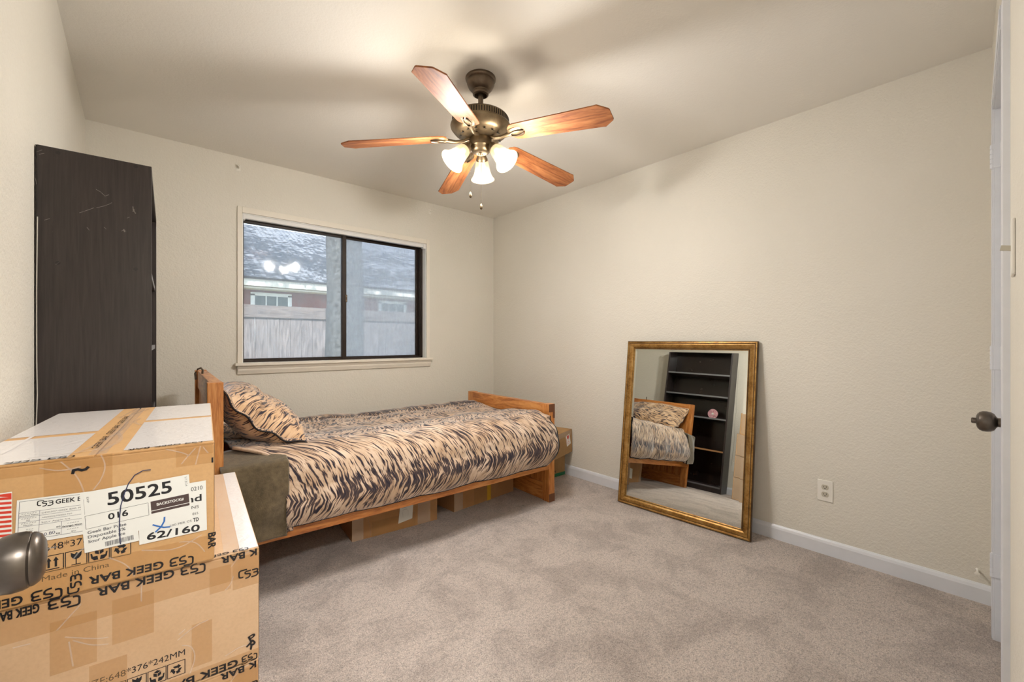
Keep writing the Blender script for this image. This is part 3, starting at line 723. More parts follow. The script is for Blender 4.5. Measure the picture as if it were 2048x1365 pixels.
# turned-back fleece underside at the head end
def fpt(a, c):
    x = .046 + .255 * a - .012 * c; z = .650 - .352 * c - .020 * a * c + .006 * math.sin(c * 3)
    y = -.030 - .060 * math.sin(min(1, c * 1.25) * math.pi * .5) + .02 * c
    if c < .14: y += (.14 - c) * 1.2
    y += .010 * math.sin(a * 6 + c * 2.0) + .010 * noise.noise(Vector((a * 3, c * 4, 2)))
    y += .035 * (1 - a) ** 3 * (c)
    z -= .012 * (1 - a) ** 2 * (1 - c)
    return Vector((x, y, z))
b = MB(); b.grid(fpt, 40, 60); o = b.build('fleece_underside', M['fleece'], cf, smooth=180, label='olive-grey fleece corner turned back at head end')
sm = o.modifiers.new('s', 'SOLIDIFY'); sm.thickness = .012; sm.offset = 1
b = MB(); b.tube([fpt(1, i / 40) for i in range(41)] + [fpt(1 - i / 30, 1) for i in range(1, 31)], .0045, 6); b.tube([fpt(i / 20, 0) for i in range(21)], .004, 6); b.build('fleece_piping', M['piping'], cf, smooth=60)
# striped strip that shows under the fleece
b = MB(); b.grid(lambda a, c: Vector((.05 + .27 * a, -.038 + .004 * math.sin(a * 8), .325 - .040 * c + .003 * math.sin(a * 9))), 24, 4, uvfn=lambda a, c: (a * .27, c * .04 + .3))
o = b.build('lower_border', M['tiger'], cf, smooth=180); sm = o.modifiers.new('s', 'SOLIDIFY'); sm.thickness = .012
b = MB(); b.tube([(.05 + .27 * i / 12, -.040, .285 + .003 * math.sin(i * .75)) for i in range(13)], .0045, 6); b.build('border_piping', M['piping'], cf, smooth=60)
# pillow
pil = empty('pillow', bed.location, R(-2.3)); tag(pil, 'tiger-striped pillow with black piping propped against the headboard', 'pillow')
PB = Vector((.405, .08, .655)); PT = Vector((.078, .06, .905)); PL = .72
ax = Vector((0.02, 1, 0)).normalized(); ay = (PT - PB); ph_ = ay.length; ay.normalize(); az = ax.cross(ay).normalized()
if az.z < 0: az = -az
def ppt(sgn, th):
    def fn(a, c):
        s_, t_ = a * 2 - 1, c * 2 - 1
        e = max(0, 1 - abs(s_) ** 3.2) ** .62 * max(0, 1 - abs(t_) ** 3.2) ** .62
        pin = 1 - .05 * (1 - abs(s_) ** 2) * 0
        aa = .5 + s_ * .5 * (1 - .05 * (1 - t_ * t_) * 0) ; cc = c
        sag = .035 * math.sin(math.pi * cc) * (1 - e)
        wr = .007 * noise.noise(Vector((a * 14, c * 9, sgn * 3))) + .012 * noise.noise(Vector((a * 5, c * 4, sgn)))
        edge = .5 * (1 - e)
        bend = -.045 * math.sin(math.pi * min(1, c * 1.0))
        return PB + ax * (aa * PL + .015 * math.sin(c * math.pi) * (1 if a < .5 else -1) * (1 - e)) + ay * (cc * ph_) + az * (sgn * th * e + wr * e + bend * (1 - .3 * e) + .008 * math.sin(20 * c) * (1 - e))
    return fn
b = MB()
b.grid(ppt(1, .125), 70, 60, uvfn=lambda a, c: (c * .55 + .3, a * .75)); b.grid(ppt(-1, .10), 70, 60, uvfn=lambda a, c: (c * .5 + .9, a * .75 + .3), flip=True)
b.build('pillow_cover', M['tigerp'], pil, smooth=180)
f_ = ppt(1, .0)
def rim(k):
    n = 30
    if k < n: return (k / n, 0)
    k -= n
    if k < n: return (1, k / n)
    k -= n
    if k < n: return (1 - k / n, 1)
    return (0, 1 - (k - n) / n)
ctr = PB + ax * PL / 2 + ay * ph_ / 2
ring = [f_(*rim(k)) for k in range(120)]; outr = []
for p in ring:
    d = (p - ctr); d.normalize(); outr.append(p + d * (.022 + .005 * noise.noise(p * 20)))
b = MB(); b.add([tuple(p) for p in ring] + [tuple(p) for p in outr], [(i, (i + 1) % 120, 120 + (i + 1) % 120, 120 + i) for i in range(120)])
b.uv = {i: ((i % 120) * .02, (i // 120) * .03) for i in range(240)}
o = b.build('flange', M['tigerp'], pil, smooth=60); sm = o.modifiers.new('s', 'SOLIDIFY'); sm.thickness = .006
b = MB(); b.tube([tuple(p) for p in outr], .0045, 6, closed=True); b.build('piping', M['piping'], pil, smooth=60)

# ------------------------------------------------------------------ leaning mirror
bl_, br_, tl_ = Vector((2.583, 1.795, .0)), Vector((2.625, .927, .0)), Vector((2.726, 1.80, 1.150))
ex = (br_ - bl_).normalized(); ey = (tl_ - bl_); ey -= ex * ey.dot(ex); MH = ey.length; ey.normalize(); ez = ex.cross(ey).normalized()
MWd = (br_ - bl_).length
if ez.x > 0: ez = -ez
mr = empty('floor_mirror'); mw = Matrix((( ex.x, ey.x, ez.x, bl_.x), (ex.y, ey.y, ez.y, bl_.y), (ex.z, ey.z, ez.z, bl_.z + .004), (0, 0, 0, 1)))
mr.matrix_world = mw; tag(mr, 'large rectangular gold-framed mirror leaning against the right wall', 'mirror')
fp = [(0, -.022), (0, -.004), (.004, .0), (.010, .001), (.015, -.004), (.018, -.004), (.024, -.001), (.034, -.004), (.044, -.011), (.048, -.015), (.052, -.013), (.056, -.016), (.056, -.022)]
b = MB(); vs = []; fs = []; n = len(fp)
for (cx, cy, sx_, sy_) in ((0, 0, 1, 1), (MWd, 0, -1, 1), (MWd, MH, -1, -1), (0, MH, 1, -1)):
    for a, z in fp: vs.append((cx + sx_ * a, cy + sy_ * a, z))
for c in range(4):
    for i in range(n - 1):
        a = c * n + i; d = ((c + 1) % 4) * n + i; fs.append((a, d, d + 1, a + 1))
mi_ = []
b.add(vs, fs)
for k, f2 in enumerate(b.f):
    i = k % (n - 1); b.mi[k] = 1 if i in (0, 1, 4, 9) else 0
b.build('frame', [M['gold'], M['goldd']], mr, smooth=30)
b = MB()    # glass with bevelled border
i0, i1 = .055, .073
P = lambda e, z: [(e, e, z), (MWd - e, e, z), (MWd - e, MH - e, z), (e, MH - e, z)]
b.add(P(i0, -.0185) + P(i1, -.0172), [(0, 1, 5, 4), (1, 2, 6, 5), (2, 3, 7, 6), (3, 0, 4, 7), (4, 5, 6, 7)])
b.build('mirror_glass', M['mirror'], mr)
b = MB(); b.box(.01, MWd - .01, .01, MH - .01, -.0215, -.0195); b.build('backing_board', M['card2'], mr)

# ------------------------------------------------------------------ cartons
def carton(name, w, d, h, m=None, flap=.004):
    """root at the front right bottom corner; box runs to -x, +y, +z"""
    t = empty(name)
    b = MB(); g = .0015
    b.box(-w, 0, 0, d, 0, h - flap); b.build('carton_body', m or M['card'], t, bevel=0.003)
    b = MB(); b.box(-w, -w / 2 - g, 0, d, h - flap, h); b.box(-w / 2 + g, 0, 0, d, h - flap, h); b.build('top_flaps', m or M['card'], t, bevel=0.0012)
    return t
FRONT = Matrix(((1, 0, 0, 0), (0, 0, -1, -.0006), (0, 1, 0, 0), (0, 0, 0, 1)))    # u->x, v->z, normal -> -y
def TOPM(h): return T(0, 0, h + .0006)
LOGO = [[(.30, 0), (1.0, 0), (1.0, .0)], ]
def logo(mb, u, v, h, M_, mi, flip=False):
    """bracket-and-double-S emblem, cap height h, width about 1.9 h"""
    k = h; s = -1 if flip else 1
    def tr(pts): return [(u + s * a * k, v + s * c * k) for a, c in pts]
    w = h * .15
    stroke(mb, tr([(.78, 1.0), (.16, 1.0), (.03, .92), (0, .80), (0, .38), (.06, .26), (.20, .20), (.42, .20)]), w, M_, mi)
    stroke(mb, tr([(1.18, .78), (.72, .78), (.60, .70), (.60, .58), (.70, .50), (1.0, .46), (1.10, .38), (1.10, .20), (1.0, .08), (.86, .02), (.62, .0)]), w, M_, mi)
    stroke(mb, tr([(1.30, .78), (1.74, .78), (1.86, .70), (1.86, .56), (1.76, .46), (1.42, .44)]), w, M_, mi)
    stroke(mb, tr([(1.76, .46), (1.88, .36), (1.88, .16), (1.76, .04), (1.60, .0), (1.22, .0)]), w, M_, mi)
def tape_text(mb, uR, v, h, M_, mi, wd=.135, up=False, rot=0.0):
    """GS-logo + GEEK BAR printed upside down; uR is the right-hand end, v the top (text base)"""
    MM = M_ @ T(uR, v, 0) @ RZ(180 + rot)
    logo(mb, 0, 0, h * 1.35, MM, mi); text(mb, 'GEEK BAR', h * 3.3, 0, wd - h * 3.3, h, MM, mi, bold=h * .06)
def icon(mb, kind, u, v, s, M_, mi):
    w = s * .045
    stroke(mb, [(u, v), (u + s, v), (u + s, v + s), (u, v + s)], w, M_, mi, closed=True)
    q = lambda pts: [(u + a * s, v + c * s) for a, c in pts]
    if kind == 'arrows':
        rect(mb, u + .18 * s, v + .10 * s, u + .82 * s, v + .16 * s, M_, mi)
        for cx in (.34, .66):
            rect(mb, u + (cx - .055) * s, v + .24 * s, u + (cx + .055) * s, v + .66 * s, M_, mi); poly(mb, q([(cx - .13, .64), (cx + .13, .64), (cx, .88)]), M_, mi)
    elif kind == 'glass':
        poly(mb, q([(.24, .92), (.26, .66), (.36, .50), (.50, .44), (.64, .50), (.74, .66), (.76, .92), (.60, .80), (.52, .90), (.42, .78)]), M_, mi)
        rect(mb, u + .475 * s, v + .14 * s, u + .525 * s, v + .46 * s, M_, mi); rect(mb, u + .28 * s, v + .09 * s, u + .72 * s, v + .14 * s, M_, mi)
    elif kind == 'hands':
        poly(mb, q([(.50, .92), (.70, .80), (.52, .70), (.32, .80)]), M_, mi); poly(mb, q([(.30, .76), (.49, .66), (.49, .44), (.30, .54)]), M_, mi); poly(mb, q([(.53, .66), (.72, .76), (.72, .54), (.53, .44)]), M_, mi)
        poly(mb, q([(.08, .56), (.16, .56), (.20, .36), (.42, .36), (.46, .10), (.26, .10), (.12, .26)]), M_, mi); poly(mb, q([(.92, .56), (.84, .56), (.80, .36), (.58, .36), (.54, .10), (.74, .10), (.88, .26)]), M_, mi)
    else:
        for k in range(3):
            a = R(90 + 120 * k); c_, s2 = math.cos(a), math.sin(a)
            pts = [(-.22, .30), (.10, .30), (.10, .40), (.30, .20), (.10, .02), (.10, .12), (-.10, .12)]
            poly(mb, [(u + (.5 + (x * s2 + y * c_) * .9) * s, v + (.47 + (-x * c_ + y * s2) * .9) * s) for x, y in pts], M_, mi)
TD = .0011
def carton_common(t, w, d, h, tapes, prints):
    tb = MB()
    for (u0, v0, u1, v1, mi) in tapes: rect(tb, u0, v0, u1, v1, FRONT, mi, z=.0004)
    tp = tb.build('packing_tape', [M['tape'], M['tapec'], M['crinkle_glint']], t)
    return tp
def crinkle_glints(mb, lst, MM, mi=2, w=.0022):
    for pts in lst:                       # painted highlight of a tape fold, polyline smoothed into a curve
        for _ in range(3):
            if len(pts) > 2:
                q = [pts[0]]
                for a, b_ in zip(pts, pts[1:]): q += [(a[0] * .75 + b_[0] * .25, a[1] * .75 + b_[1] * .25), (a[0] * .25 + b_[0] * .75, a[1] * .25 + b_[1] * .75)]
                pts = q + [pts[-1]]
        stroke(mb, pts, w, MM @ T(0, 0, .0010), mi)
def carton_prints(mb, dv=0.0, full=True, M_=FRONT, u=-.2683):
    text(mb, 'SIZE:648*376*242MM', u, .0830 + dv, .143, .0112, M_, 0)
    s = .0265; p = .0288; u0 = -.2383 - (p if full else 0)
    for k, kd in enumerate((['umb'] if full else []) + ['arrows', 'glass', 'hands', 'recycle']):
        if kd == 'umb':
            stroke(mb, [(u0, .048 + dv), (u0 + s, .048 + dv), (u0 + s, .048 + dv + s), (u0, .048 + dv + s)], s * .045, M_, 0, closed=True)
            poly(mb, [(u0 + s * a, .048 + dv + s * c) for a, c in [(.15, .55), (.3, .8), (.5, .88), (.7, .8), (.85, .55)]], M_, 0); rect(mb, u0 + .48 * s, .048 + dv + .12 * s, u0 + .52 * s, .048 + dv + .55 * s, M_, 0)
        else: icon(mb, kd, u0 + p * k, .0475 + dv, s, M_, 0)
    text(mb, 'Made in China', -.2372, .0330 + dv, .083, .0088, M_, 0)
CH = .239
stack = [((.194, 1.041, 0), -4.6), ((.193, 1.042, CH), -4.4), ((.194, 1.041, CH * 2), -4.5), ((.1146, 1.036, CH * 3), -5.5)]
CW = (.372, .372, .372, .345)
LB = ['kraft shipping carton at the bottom of the stack in the left foreground', 'kraft shipping carton third from top of the stack in the left foreground', 'kraft shipping carton printed with its size, second from top of the left stack', 'kraft shipping carton with white labels on top of the left foreground stack']
cart = []
for i, (loc, ang) in enumerate(stack):
    w = CW[i]; t = carton('shipping_carton', w, .652, CH - .0030, M['card'] if i == 3 else M['cardp'])
    t.location = loc; t.rotation_euler = (0, 0, R(ang)); cart.append(t)
    tag(t, LB[i], 'carton', 'stacked shipping cartons in the left foreground')
    h = CH - .0030
    tb = MB()   # tape on the front, top and right side
    if i == 3:
        rect(tb, -w, 0, 0, .050, FRONT, 0, z=.0004); rect(tb, -.235, .150, -.150, h, FRONT, 0, z=.0005); rect(tb, -w, h - .022, -.002, h, FRONT, 0, z=.0003)
        rect(tb, -.060, .195, -.0008, h, FRONT, 0, z=.0006)
        crinkle_glints(tb, [[(-.215, .232), (-.195, .205), (-.185, .17), (-.184, .145)], [(-.165, .236), (-.158, .215), (-.165, .19), (-.175, .175)], [(-.24, .225), (-.215, .215), (-.19, .219)], [(-.075, .232), (-.05, .222), (-.04, .214)], [(-.03, .228), (-.045, .21), (-.052, .20)], [(-.022, .231), (-.028, .205), (-.03, .195)], [(-.018, .228), (-.010, .215)],
                      [(-.155, .05), (-.13, .03), (-.12, .005)], [(-.11, .05), (-.06, .035), (-.02, .055)], [(-.28, .07), (-.25, .085), (-.22, .088)], [(-.20, .06), (-.19, .075), (-.17, .085)], [(-.015, .02), (-.03, .045), (-.055, .05)]], FRONT)
    else:
        rect(tb, -w, h - .056, 0, h, FRONT, 0, z=.0004); rect(tb, -.230, .125, -.172, h - .03, FRONT, 0, z=.0005); rect(tb, -.086, .165, -.050, h - .02, FRONT, 0, z=.0005); rect(tb, -.308, .105, -.25, h - .04, FRONT, 0, z=.0006)
        rect(tb, -w, 0, 0, .022, FRONT, 0, z=.0003); rect(tb, -.115, .03, -.082, .115, FRONT, 0, z=.0004); rect(tb, -.26, .02, -.21, .10, FRONT, 0, z=.0005); rect(tb, -.047, .16, 0, h - .01, FRONT, 0, z=.0006)
        crinkle_glints(tb, [[(-.29, .165), (-.25, .145), (-.235, .142)], [(-.285, .155), (-.28, .11)], [(-.28, .155), (-.255, .135), (-.235, .13)], [(-.30, .18), (-.27, .215)], [(-.137, .095), (-.11, .112), (-.088, .116)], [(-.135, .105), (-.125, .112)], [(-.118, .02), (-.108, .05), (-.115, .075), (-.13, .082)], [(-.06, .165), (-.05, .175), (-.046, .19)], [(-.05, .21), (-.035, .228), (-.01, .235)], [(-.35, .172), (-.33, .171)], [(-.19, .19), (-.19, .225)], [(-.06, .03), (-.03, .04), (-.005, .03)], [(-.02, .045), (-.012, .03)]], FRONT)
    TM = TOPM(h)
    if i == 3:      # clear tape with painted white sheen leaves brown bands in a cross
        for (u0, v0, u1, v1) in ((-w + .002, .004, -.209, .245), (-w + .002, .275, -.209, .648), (-.137, .012, -.002, .345), (-.137, .372, -.002, .648)):
            rect(tb, u0, v0, u1, v1, TM, 3)
        rect(tb, -.182, .0, -.158, .645, TM, 2, z=.0006)
        crinkle_glints(tb, [[(-.20, .03), (-.175, .16), (-.165, .3), (-.18, .45), (-.17, .62)], [(-.168, .02), (-.15, .12), (-.17, .22)], [(-.175, .50), (-.15, .60)], [(-.195, .45), (-.18, .62)], [(-.14, .30), (-.16, .36), (-.15, .42)], [(-.26, .03), (-.20, .035), (-.16, .05)]], TM, 2, .007)
        crinkle_glints(tb, [[(-.308, .10), (-.309, .35), (-.306, .64)]], TM, 3, .006)
    else:
        rect(tb, -.062, .006, -.034, .648, TM, 2, z=.0003); rect(tb, -.034, .004, -.0015, .650, TM, 3)
    # right-hand side face: wide clear tape, front strip with white sheen painted in
    SIDE = Matrix(((0, 0, 1, .0006), (1, 0, 0, 0), (0, 1, 0, 0), (0, 0, 0, 1)))
    rect(tb, .002, .01, .64, h - .004, SIDE, 1); rect(tb, .002, .004, .05, h - .004, SIDE, 3, z=.0002)
    tp = tb.build('packing_tape', [M['tape'], M['tapec'], M['crinkle_glint'], M['tapesheen']], t)
    pb = MB()
    if i == 3:
        carton_prints(pb, 0.0)
        tape_text(pb, -.034, .0205, .0135, FRONT @ T(0, 0, .001), 1, .1455, rot=-1); tape_text(pb, -.214, .0190, .0135, FRONT @ T(0, 0, .001), 1, .130)
        logo(pb, 0, 0, .016, FRONT @ T(-.190, .002, .0012) @ RZ(90), 1)
        stroke(pb, [(-.2005, .208), (-.1995, .2140), (-.194, .2150), (-.189, .2125), (-.184, .2135), (-.1805, .2175)], .0042, FRONT @ T(0, 0, .0012), 1)
        text(pb, 'BAR', -.010, .055, .030, .012, FRONT @ T(0, 0, .0012) , 1, rot=-90, bold=.0008)
        rect(pb, -.0045, .195, -.0015, .205, FRONT @ T(0, 0, .0012), 1)
        TX = TM @ T(0, 0, .0012)
        tape_text(pb, -.02, .012, .010, TX, 1, .11); tape_text(pb, -.20, .014, .012, TX, 1, .12); tape_text(pb, -.02, .650, .008, TX, 1, .13); tape_text(pb, -.20, .650, .008, TX, 1, .13)
        MM = TM @ T(-.178, .06, .0012) @ RZ(90); text(pb, 'GEEK BAR  GEEK BAR  GEEK BAR', 0, 0, .42, .010, MM, 1)
    else:
        carton_prints(pb, -.0215)
        for uR in (-.0985 + .035, -.282 + .035): pass
        for uR in (-.094, -.272): tape_text(pb, uR, h - .001, .0145, FRONT @ T(0, 0, .001), 1, .155 if uR > -.2 else .098)
        text(pb, 'BAR', -.150, h - .030, .046, .014, FRONT @ T(0, 0, .0012), 1, rot=0) if False else None
        MM = FRONT @ T(-.004, h - .001, .001) @ RZ(180); text(pb, 'K BAR', 0, 0, .062, .013, MM, 1, bold=.001)
        logo(pb, -.036, h - .058, .018, FRONT @ T(0, 0, .0012), 1)
        MM = FRONT @ T(-.004, .015, .001) @ RZ(180); logo(pb, 0, 0, .014, MM, 1); text(pb, 'GEEK BAR', .034, 0, .12, .014, MM, 1, bold=.001)
        text(pb, 'R', -.024, .034, .014, .015, FRONT @ T(0, 0, .0012), 1, rot=-50, bold=.0012); text(pb, 'P', -.016, .040, .012, .013, FRONT @ T(0, 0, .0014), 1, rot=20, bold=.001)
        TX = TM @ T(0, 0, .0012); tape_text(pb, -.02, .012, .010, TX, 1, .11)
    pb.build('box_printing', [M['black'], M['blackg']], t)
top = cart[3]
# --- labels on the top carton
def label(parent, name, u, v, w, h, rot, z, fn, txt):
    MM = FRONT @ T(u, v, z) @ RZ(rot)
    b = MB(); b.prism([(0, 0), (w, 0), (w, h), (0, h)], 0, .0004, 0, MM)
    o = b.build(name, M['labelw'], parent, label=txt)
    p = MB(); fn(p, MM @ T(0, 0, .0006)); p.build('label_print', [M['black'], M['brownk'], M['greyk'], M['red'], M['blue'], M['navy'], M['labelw']], o)
    return o
def L_ship(p, m):   # red hatched edge
    for k in range(11): poly(p, [(.0, .006 + k * .0075), (.013, .0045 + k * .0075), (.013, .0085 + k * .0075), (.0, .010 + k * .0075)], m, 3)
    poly(p, [(-.012, .090), (.013, .083), (.013, .090)], m, 3)
label(top, 'shipping_label', -.2838, .100, .0135, .092, 0, .0010, L_ship, 'white label with red hatched edge')
def L_table(p, m):
    W0, H0 = .128, .0735
    stroke(p, [(.003, .006), (W0, .006), (W0, H0 - .003), (.003, H0 - .003)], .0005, m, 5, closed=True)
    logo(p, .0235, H0 - .0150, .0095, m, 0); text(p, 'GEEK BAR', .0445, H0 - .0140, .0440, .0072, m, 0, bold=.0004)
    for v in (.0520, .0440, .0360, .0285, .0170): stroke(p, [(.003, v), (W0, v)], .0004, m, 5)
    for u in (.0265,): stroke(p, [(u, .006), (u, .0520)], .0004, m, 5)
    stroke(p, [(.053, .006), (.053, .0285)], .0004, m, 5); stroke(p, [(.084, .006), (.084, .0285)], .0004, m, 5)
    text(p, 'product Name', .0040, .0455, .0215, .0024, m, 0); text(p, 'PO', .012, .0372, None, .0022, m, 0); text(p, 'Flavor', .009, .0296, .0105, .0022, m, 0)
    text(p, 'N.W.', .012, .0190, .008, .0022, m, 0); text(p, 'G.W.', .012, .0080, .008, .0022, m, 0)
    text(p, 'DDK027-GEEK BAR PULSE', .029, .0465, .056, .0024, m, 2); text(p, 'AB00002700001760', .029, .0385, .036, .0022, m, 2); text(p, 'Sour Apple Ice', .029, .0305, .034, .0024, m, 2)
    text(p, 'KG', .047, .0190, .0045, .0022, m, 0, bold=.0002); text(p, 'KG', .047, .0080, .0045, .0022, m, 0, bold=.0002)
    text(p, 'Strength Nicotine', .054, .0180, .029, .0022, m, 0, bold=.0002); text(p, 'Qty', .065, .0080, .006, .0022, m, 0); text(p, '20.80', .029, .0080, .017, .0050, m, 5, rot=6)
    for (u0, v0, nn) in ((.006, .0488, 6), (.006, .0408, 6), (.006, .0328, 6), (.012, .0225, 3), (.012, .0125, 3), (.060, .0228, 5), (.060, .0125, 5)):
        for k in range(nn):
            stroke(p, [(u0 + k * .003, v0), (u0 + k * .003 + .0018, v0 + .0018)], .0003, m, 2); stroke(p, [(u0 + k * .003, v0 + .0012), (u0 + k * .003 + .002, v0 + .0006)], .0003, m, 2)
label(top, 'product_label', -.2675, .1030, .130, .0735, -2.0, .0011, L_table, 'white product label with logo and ruled table')
def L_right(p, m):
    text(p, '0210', .0778, .0822, .0180, .0076, m, 0); text(p, 'nd', .0705, .0600, .0228, .0128, m, 0, bold=.0008); text(p, 'NS', .0780, .0470, .0112, .0058, m, 0)
    text(p, '055', .0790, .0348, .0092, .0046, m, 0); text(p, 'TD', .0798, .0212, .0085, .0072, m, 0, bold=.0004)
    text(p, '62/160', .0105, .0055, .0785, .0125, m, 0, rot=-3, bold=.0009)
label(top, 'address_label', -.1133, .0610, .1015, .0985, 1.0, .0012, L_right, 'white label reading 62/160')
def L_50525(p, m):
    text(p, '50525', .0340, .0745, .0890, .0220, m, 0, bold=.0012); text(p, '1/13/24', .1445, .0985, .0180, .0036, m, 2, rot=-90)
    stroke(p, [(.0042, .0412), (.0885, .0412), (.0885, .0642), (.0042, .0642)], .0005, m, 0, closed=True)
    stroke(p, [(.0042, .067), (.0042, .094)], .0003, m, 2); text(p, 'EXP', .008, .097, .010, .0028, m, 2, rot=-90)
    text(p, '016', .0333, .0490, .0262, .0105, m, 0, bold=.0006)
    rect(p, .0920, .0480, .1490, .0652, m, 1); rect(p, .0920, .0422, .1490, .0468, m, 1); text(p, 'BACKSTOCK#', .1005, .0550, .0400, .0048, m, 6, bold=.0003, z=.0003)
    text(p, 'Geek Bar Pulse', .0056, .0318, .0505, .0050, m, 2, bold=.0003); text(p, 'Disposable 5%', .0056, .0238, .0490, .0050, m, 2, bold=.0003); text(p, 'Sour Apple Ice', .0056, .0158, .0480, .0050, m, 2, bold=.0003)
    text(p, '200 PER CS', .1165, .0095, .034, .0038, m, 2); u = .0266
    random.seed(3)
    while u < .064:
        w = random.choice((.0004, .0007, .0011)); rect(p, u, .0028, u + w, .0112, m, 2); u += w + random.choice((.0004, .0007))
    stroke(p, [(.0924, .0214), (.0995, .0165), (.1080, .0115), (.1175, .0095)], .0026, m, 4, z=.0002); stroke(p, [(.1104, .0310), (.1095, .0230), (.1045, .0140), (.0956, .0062)], .0026, m, 4, z=.0003)
MM_L = FRONT @ T(-.1855, .0670, .0016) @ RZ(3.4)
b = MB(); b.prism([(0, 0), (.072, -.002), (.072, .0165), (.1515, .0165), (.1515, .1025), (.0790, .1035), (.0785, .1050), (0, .1060)], 0, .0004, 0, MM_L)
lo_ = b.build('backstock_label', M['labelw'], top, label='white label reading 50525')
p_ = MB(); L_50525(p_, MM_L @ T(0, 0, .0006)); p_.build('label_print', [M['black'], M['brownk'], M['greyk'], M['red'], M['blue'], M['navy'], M['labelw']], lo_)
b = MB(); stroke(b, [(-.097, .1975), (-.108, .1980), (-.1196, .1916), (-.128, .178), (-.1333, .1622), (-.1385, .140), (-.140, .1227), (-.1405, .100), (-.139, .0700)], .0016, FRONT @ T(0, 0, .0030)); b.build('pen_line', M['navy'], top)

# cartons under the bed
def under(name, loc, ang, w, d, h, lab, m):
    t = carton(name, w, d, h, m); t.location = loc; t.rotation_euler = (0, 0, R(ang)); tag(t, lab, 'carton', 'cartons under the bed'); return t
u1 = under('storage_carton', (1.452, 2.384, 0), -5.5, .535, .36, .215, 'brown carton with a white paper note under middle of the bed', M['card2'])
tb = MB(); rect(tb, -.535, .0, -.47, .213, FRONT, 1, z=.0004); rect(tb, -.135, 0, -.05, .213, FRONT, 1, z=.0004); rect(tb, -.42, 0, -.15, .09, FRONT, 0, z=.0003); crinkle_glints(tb, [[(-.45, .13), (-.43, .06), (-.43, .01)], [(-.14, .15), (-.16, .08)]], FRONT, 1); tb.build('packing_tape', [M['tape'], M['tapec']], u1)
b = MB(); b.add([(-.262, -.003, .040), (-.172, -.003, .052), (-.164, -.003, .152), (-.250, -.003, .142)], [(0, 1, 2, 3)]); o = b.build('paper_note', M['paper'], u1); sm = o.modifiers.new('s', 'SOLIDIFY'); sm.thickness = .0006
NF = FRONT @ T(0, -.052, .004)
p_ = MB(); stroke(p_, [(-.24, .180), (-.225, .184), (-.215, .181), (-.20, .186), (-.185, .187)], .0012, NF); stroke(p_, [(-.235, .168), (-.22, .171), (-.205, .170)], .0012, NF); stroke(p_, [(-.232, .125), (-.235, .155), (-.24, .163)], .0006, NF); stroke(p_, [(-.20, .130), (-.20, .160), (-.21, .167)], .0006, NF); p_.build('note_writing', M['greyk'], o)
u2 = under('storage_carton', (2.170, 2.452, 0), 4.5, .575, .34, .205, 'brown carton with a yellow tape strip under foot end of the bed', M['card2'])
tb = MB(); rect(tb, -.275, 0, -.24, .203, FRONT, 2, z=.0004); rect(tb, -.575, 0, -.50, .203, FRONT, 1, z=.0003); rect(tb, -.40, 0, -.275, .203, FRONT, 0, z=.0003); crinkle_glints(tb, [[(-.28, .10), (-.24, .15), (-.19, .19)], [(-.2, .03), (-.16, .09)]], FRONT, 1); tb.build('packing_tape', [M['tape'], M['tapec'], M['yellow']], u2)
# cartons behind the footboard
g1 = carton('moving_carton', .36, .30, .195, M['cardd']); g1.location = (2.772, 2.462, 0); g1.rotation_euler = (0, 0, R(-1.5)); tag(g1, 'old carton with green printed base on floor behind the footboard', 'carton', 'cartons behind the footboard')
b = MB(); rect(b, -.36, .002, 0, .030, FRONT, 0); text(b, 'AN', -.150, .040, .035, .018, FRONT, 1, bold=.001); text(b, 'B', -.150, .068, .012, .016, FRONT, 1); b.build('box_printing', [M['green'], M['black']], g1)
g2 = carton('moving_carton', .34, .27, .195, M['cardd']); g2.location = (2.772, 2.462, .1955); g2.rotation_euler = (0, R(-2), R(12)); g2.location = (2.790, 2.395, .209)
tag(g2, 'old carton with a red fragile sticker, tilted on top behind the footboard', 'carton', 'cartons behind the footboard')
b = MB(); MM = FRONT @ T(-.088, .062, 0) @ RZ(13); rect(b, 0, 0, .065, .092, MM, 0); poly(b, [(.018, .085), (.02, .062), (.034, .052), (.048, .062), (.050, .085)], MM, 1, z=.0004); rect(b, .0325, .03, .0355, .054, MM, 1, .0004); rect(b, .022, .028, .046, .031, MM, 1, .0004); rect(b, .006, .02, .010, .07, MM, 1, .0004); text(b, 'FRAGILE', .014, .010, .040, .009, MM, 1, z=.0004)
b.build('fragile_sticker', [M['labelw'], M['red']], g2)
tb = MB(); rect(tb, -.34, .150, -.02, .193, FRONT, 0, z=.0003); tb.build('packing_tape', [M['tapec']], g2)

# ------------------------------------------------------------------ outside the window
b = MB(); b.box(-14, 26, YB + .14, 40, -.45, -.30); b.build('ground', M['grass'], kind='structure')
fe = empty('wooden_fence', (1.9, 6.45, -.30)); tag(fe, 'weathered grey board fence in the yard outside the window', 'fence')
b = MB(); x = -6.0; random.seed(5)
while x < 10:
    w = .138; h = 1.93 + random.uniform(-.006, .006); b.box(x, x + w, .0, .018, 0, h); x += w + random.uniform(.002, .006)
b.build('fence_boards', M['fence'], fe)
b = MB(); b.box(-6, 10, -.022, -.001, 1.77, 1.93); b.build('cap_board', M['fenceX'], fe)
b = MB(); b.box(-6, 10, .02, .06, .35, .43); b.box(-6, 10, .02, .06, 1.35, 1.43); b.build('fence_rail', M['fenceX'], fe)
ho_ = empty('neighbour_house', (0, 11.6, -.3)); tag(ho_, 'neighbouring house with grey shingle roof and red siding beyond the fence', 'house')
b = MB(); b.box(-8, 18, .5, 7, 0, 3.0); b.build('wall', M['redwall'], ho_)
b = MB(); e = .0
b.box(-8.5, 18.5, 0, .10, 2.77, 2.93); b.box(-8.5, 18.5, .1, .5, 2.72, 2.76); b.build('fascia', M['cream'], ho_)
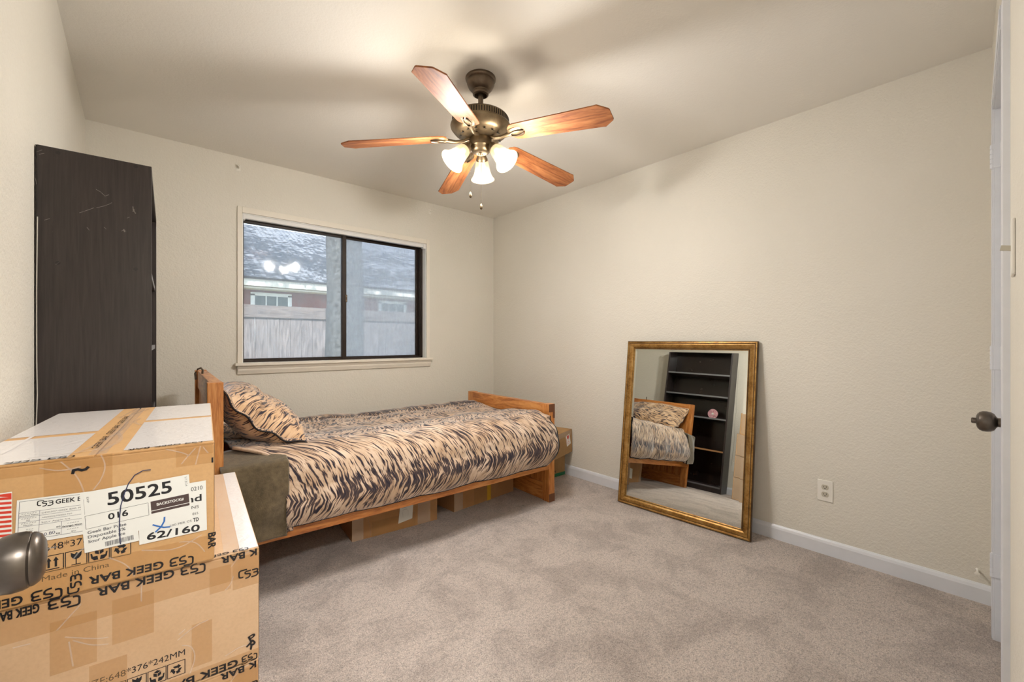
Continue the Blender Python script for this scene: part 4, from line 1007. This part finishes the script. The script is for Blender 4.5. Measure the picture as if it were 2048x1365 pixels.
b = MB(); b.add([(-8.5, -1.6 * 0, 0), (18.5, 0, 0), (18.5, 4.6, 0), (-8.5, 4.6, 0)], [(0, 1, 2, 3)]); b.add([(-8.5, 4.6, 0), (18.5, 4.6, 0), (18.5, 9.2 , 0), (-8.5, 9.2, 0)], [(0, 1, 2, 3)])
b = MB(); b.box(-8.5, 18.5, 0, 4.9, 0, .05)
rf = b.build('roof', M['shingle'], ho_); rf.location = (0, -.05, 2.93); rf.rotation_euler = (R(27), 0, 0)
for (wx, ww) in ((2.16, .74), (5.43, .72)):
    b = MB(); b.box(wx - .09, wx + ww + .09, .45, .5, 1.35, 1.44); b.box(wx - .09, wx + ww + .09, .45, .5, 2.58, 2.66); b.box(wx - .09, wx, .45, .5, 1.4, 2.62); b.box(wx + ww, wx + ww + .09, .45, .5, 1.4, 2.62)
    b.box(wx + ww / 3 - .012, wx + ww / 3 + .012, .46, .485, 1.4, 2.62); b.box(wx + 2 * ww / 3 - .012, wx + 2 * ww / 3 + .012, .46, .485, 1.4, 2.62)
    wf = b.build('window', M['white'], ho_); b = MB(); b.box(wx, wx + ww, .485, .4999, 1.4, 2.60)
    b.build('pane', M['winglass'], wf)
tr = empty('yard_tree', (2.03, 5.62, -.30)); tag(tr, 'broad grey-barked tree trunk just outside the window, in front of the fence', 'tree')
b = MB(); b.tube([(0.03, 0, -.1), (.0, 0, 1.0), (.0, 0, 2.0), (-.01, 0, 3.0), (.02, .05, 4.2), (.10, .15, 5.5)], [.27, .235, .23, .225, .21, .17], 28)
for v_i, v in enumerate(b.v):
    n_ = noise.noise(Vector((v[0] * 9, v[1] * 9, v[2] * 1.6))) * .035; d = Vector((v[0], v[1], 0)); L_ = d.length or 1; b.v[v_i] = (v[0] * (1 + n_ / L_), v[1] * (1 + n_ / L_), v[2])
b.build('trunk', M['bark'], tr, smooth=180)
b = MB(); random.seed(11)
for a, l in ((20, 3.0), (95, 4.6), (150, 3.2), (60, 4.0), (120, 4.8)):
    b.tube([(.08, .12, 5.0), (.08 + math.cos(R(a)) * l * .5, .1 + math.sin(R(a)) * l * .5, 6.4), (math.cos(R(a)) * l, math.sin(R(a)) * l, 7.0)], [.13, .08, .03], 8)
b.build('branch', M['bark'], tr, smooth=60)
b = MB()
for c in range(105):
    cx, cy, cz = random.uniform(-4.5, 7.5), random.uniform(.5, 7.5), random.uniform(6.0, 8.2)
    for k in range(64):
        px, py, pz = cx + random.gauss(0, .42), cy + random.gauss(0, .42), cz + random.gauss(0, .22)
        Mx = T(px, py, pz) @ RZ(random.uniform(0, 360)) @ RX(random.uniform(-60, 60)); s_ = random.uniform(.10, .17)
        b.add([(-s_, 0, 0), (0, -s_ * .45, 0), (s_, 0, 0), (0, s_ * .45, 0)], [(0, 1, 2, 3)], 0, Mx)
b.build('foliage', M['leaf'], tr, kind='stuff')
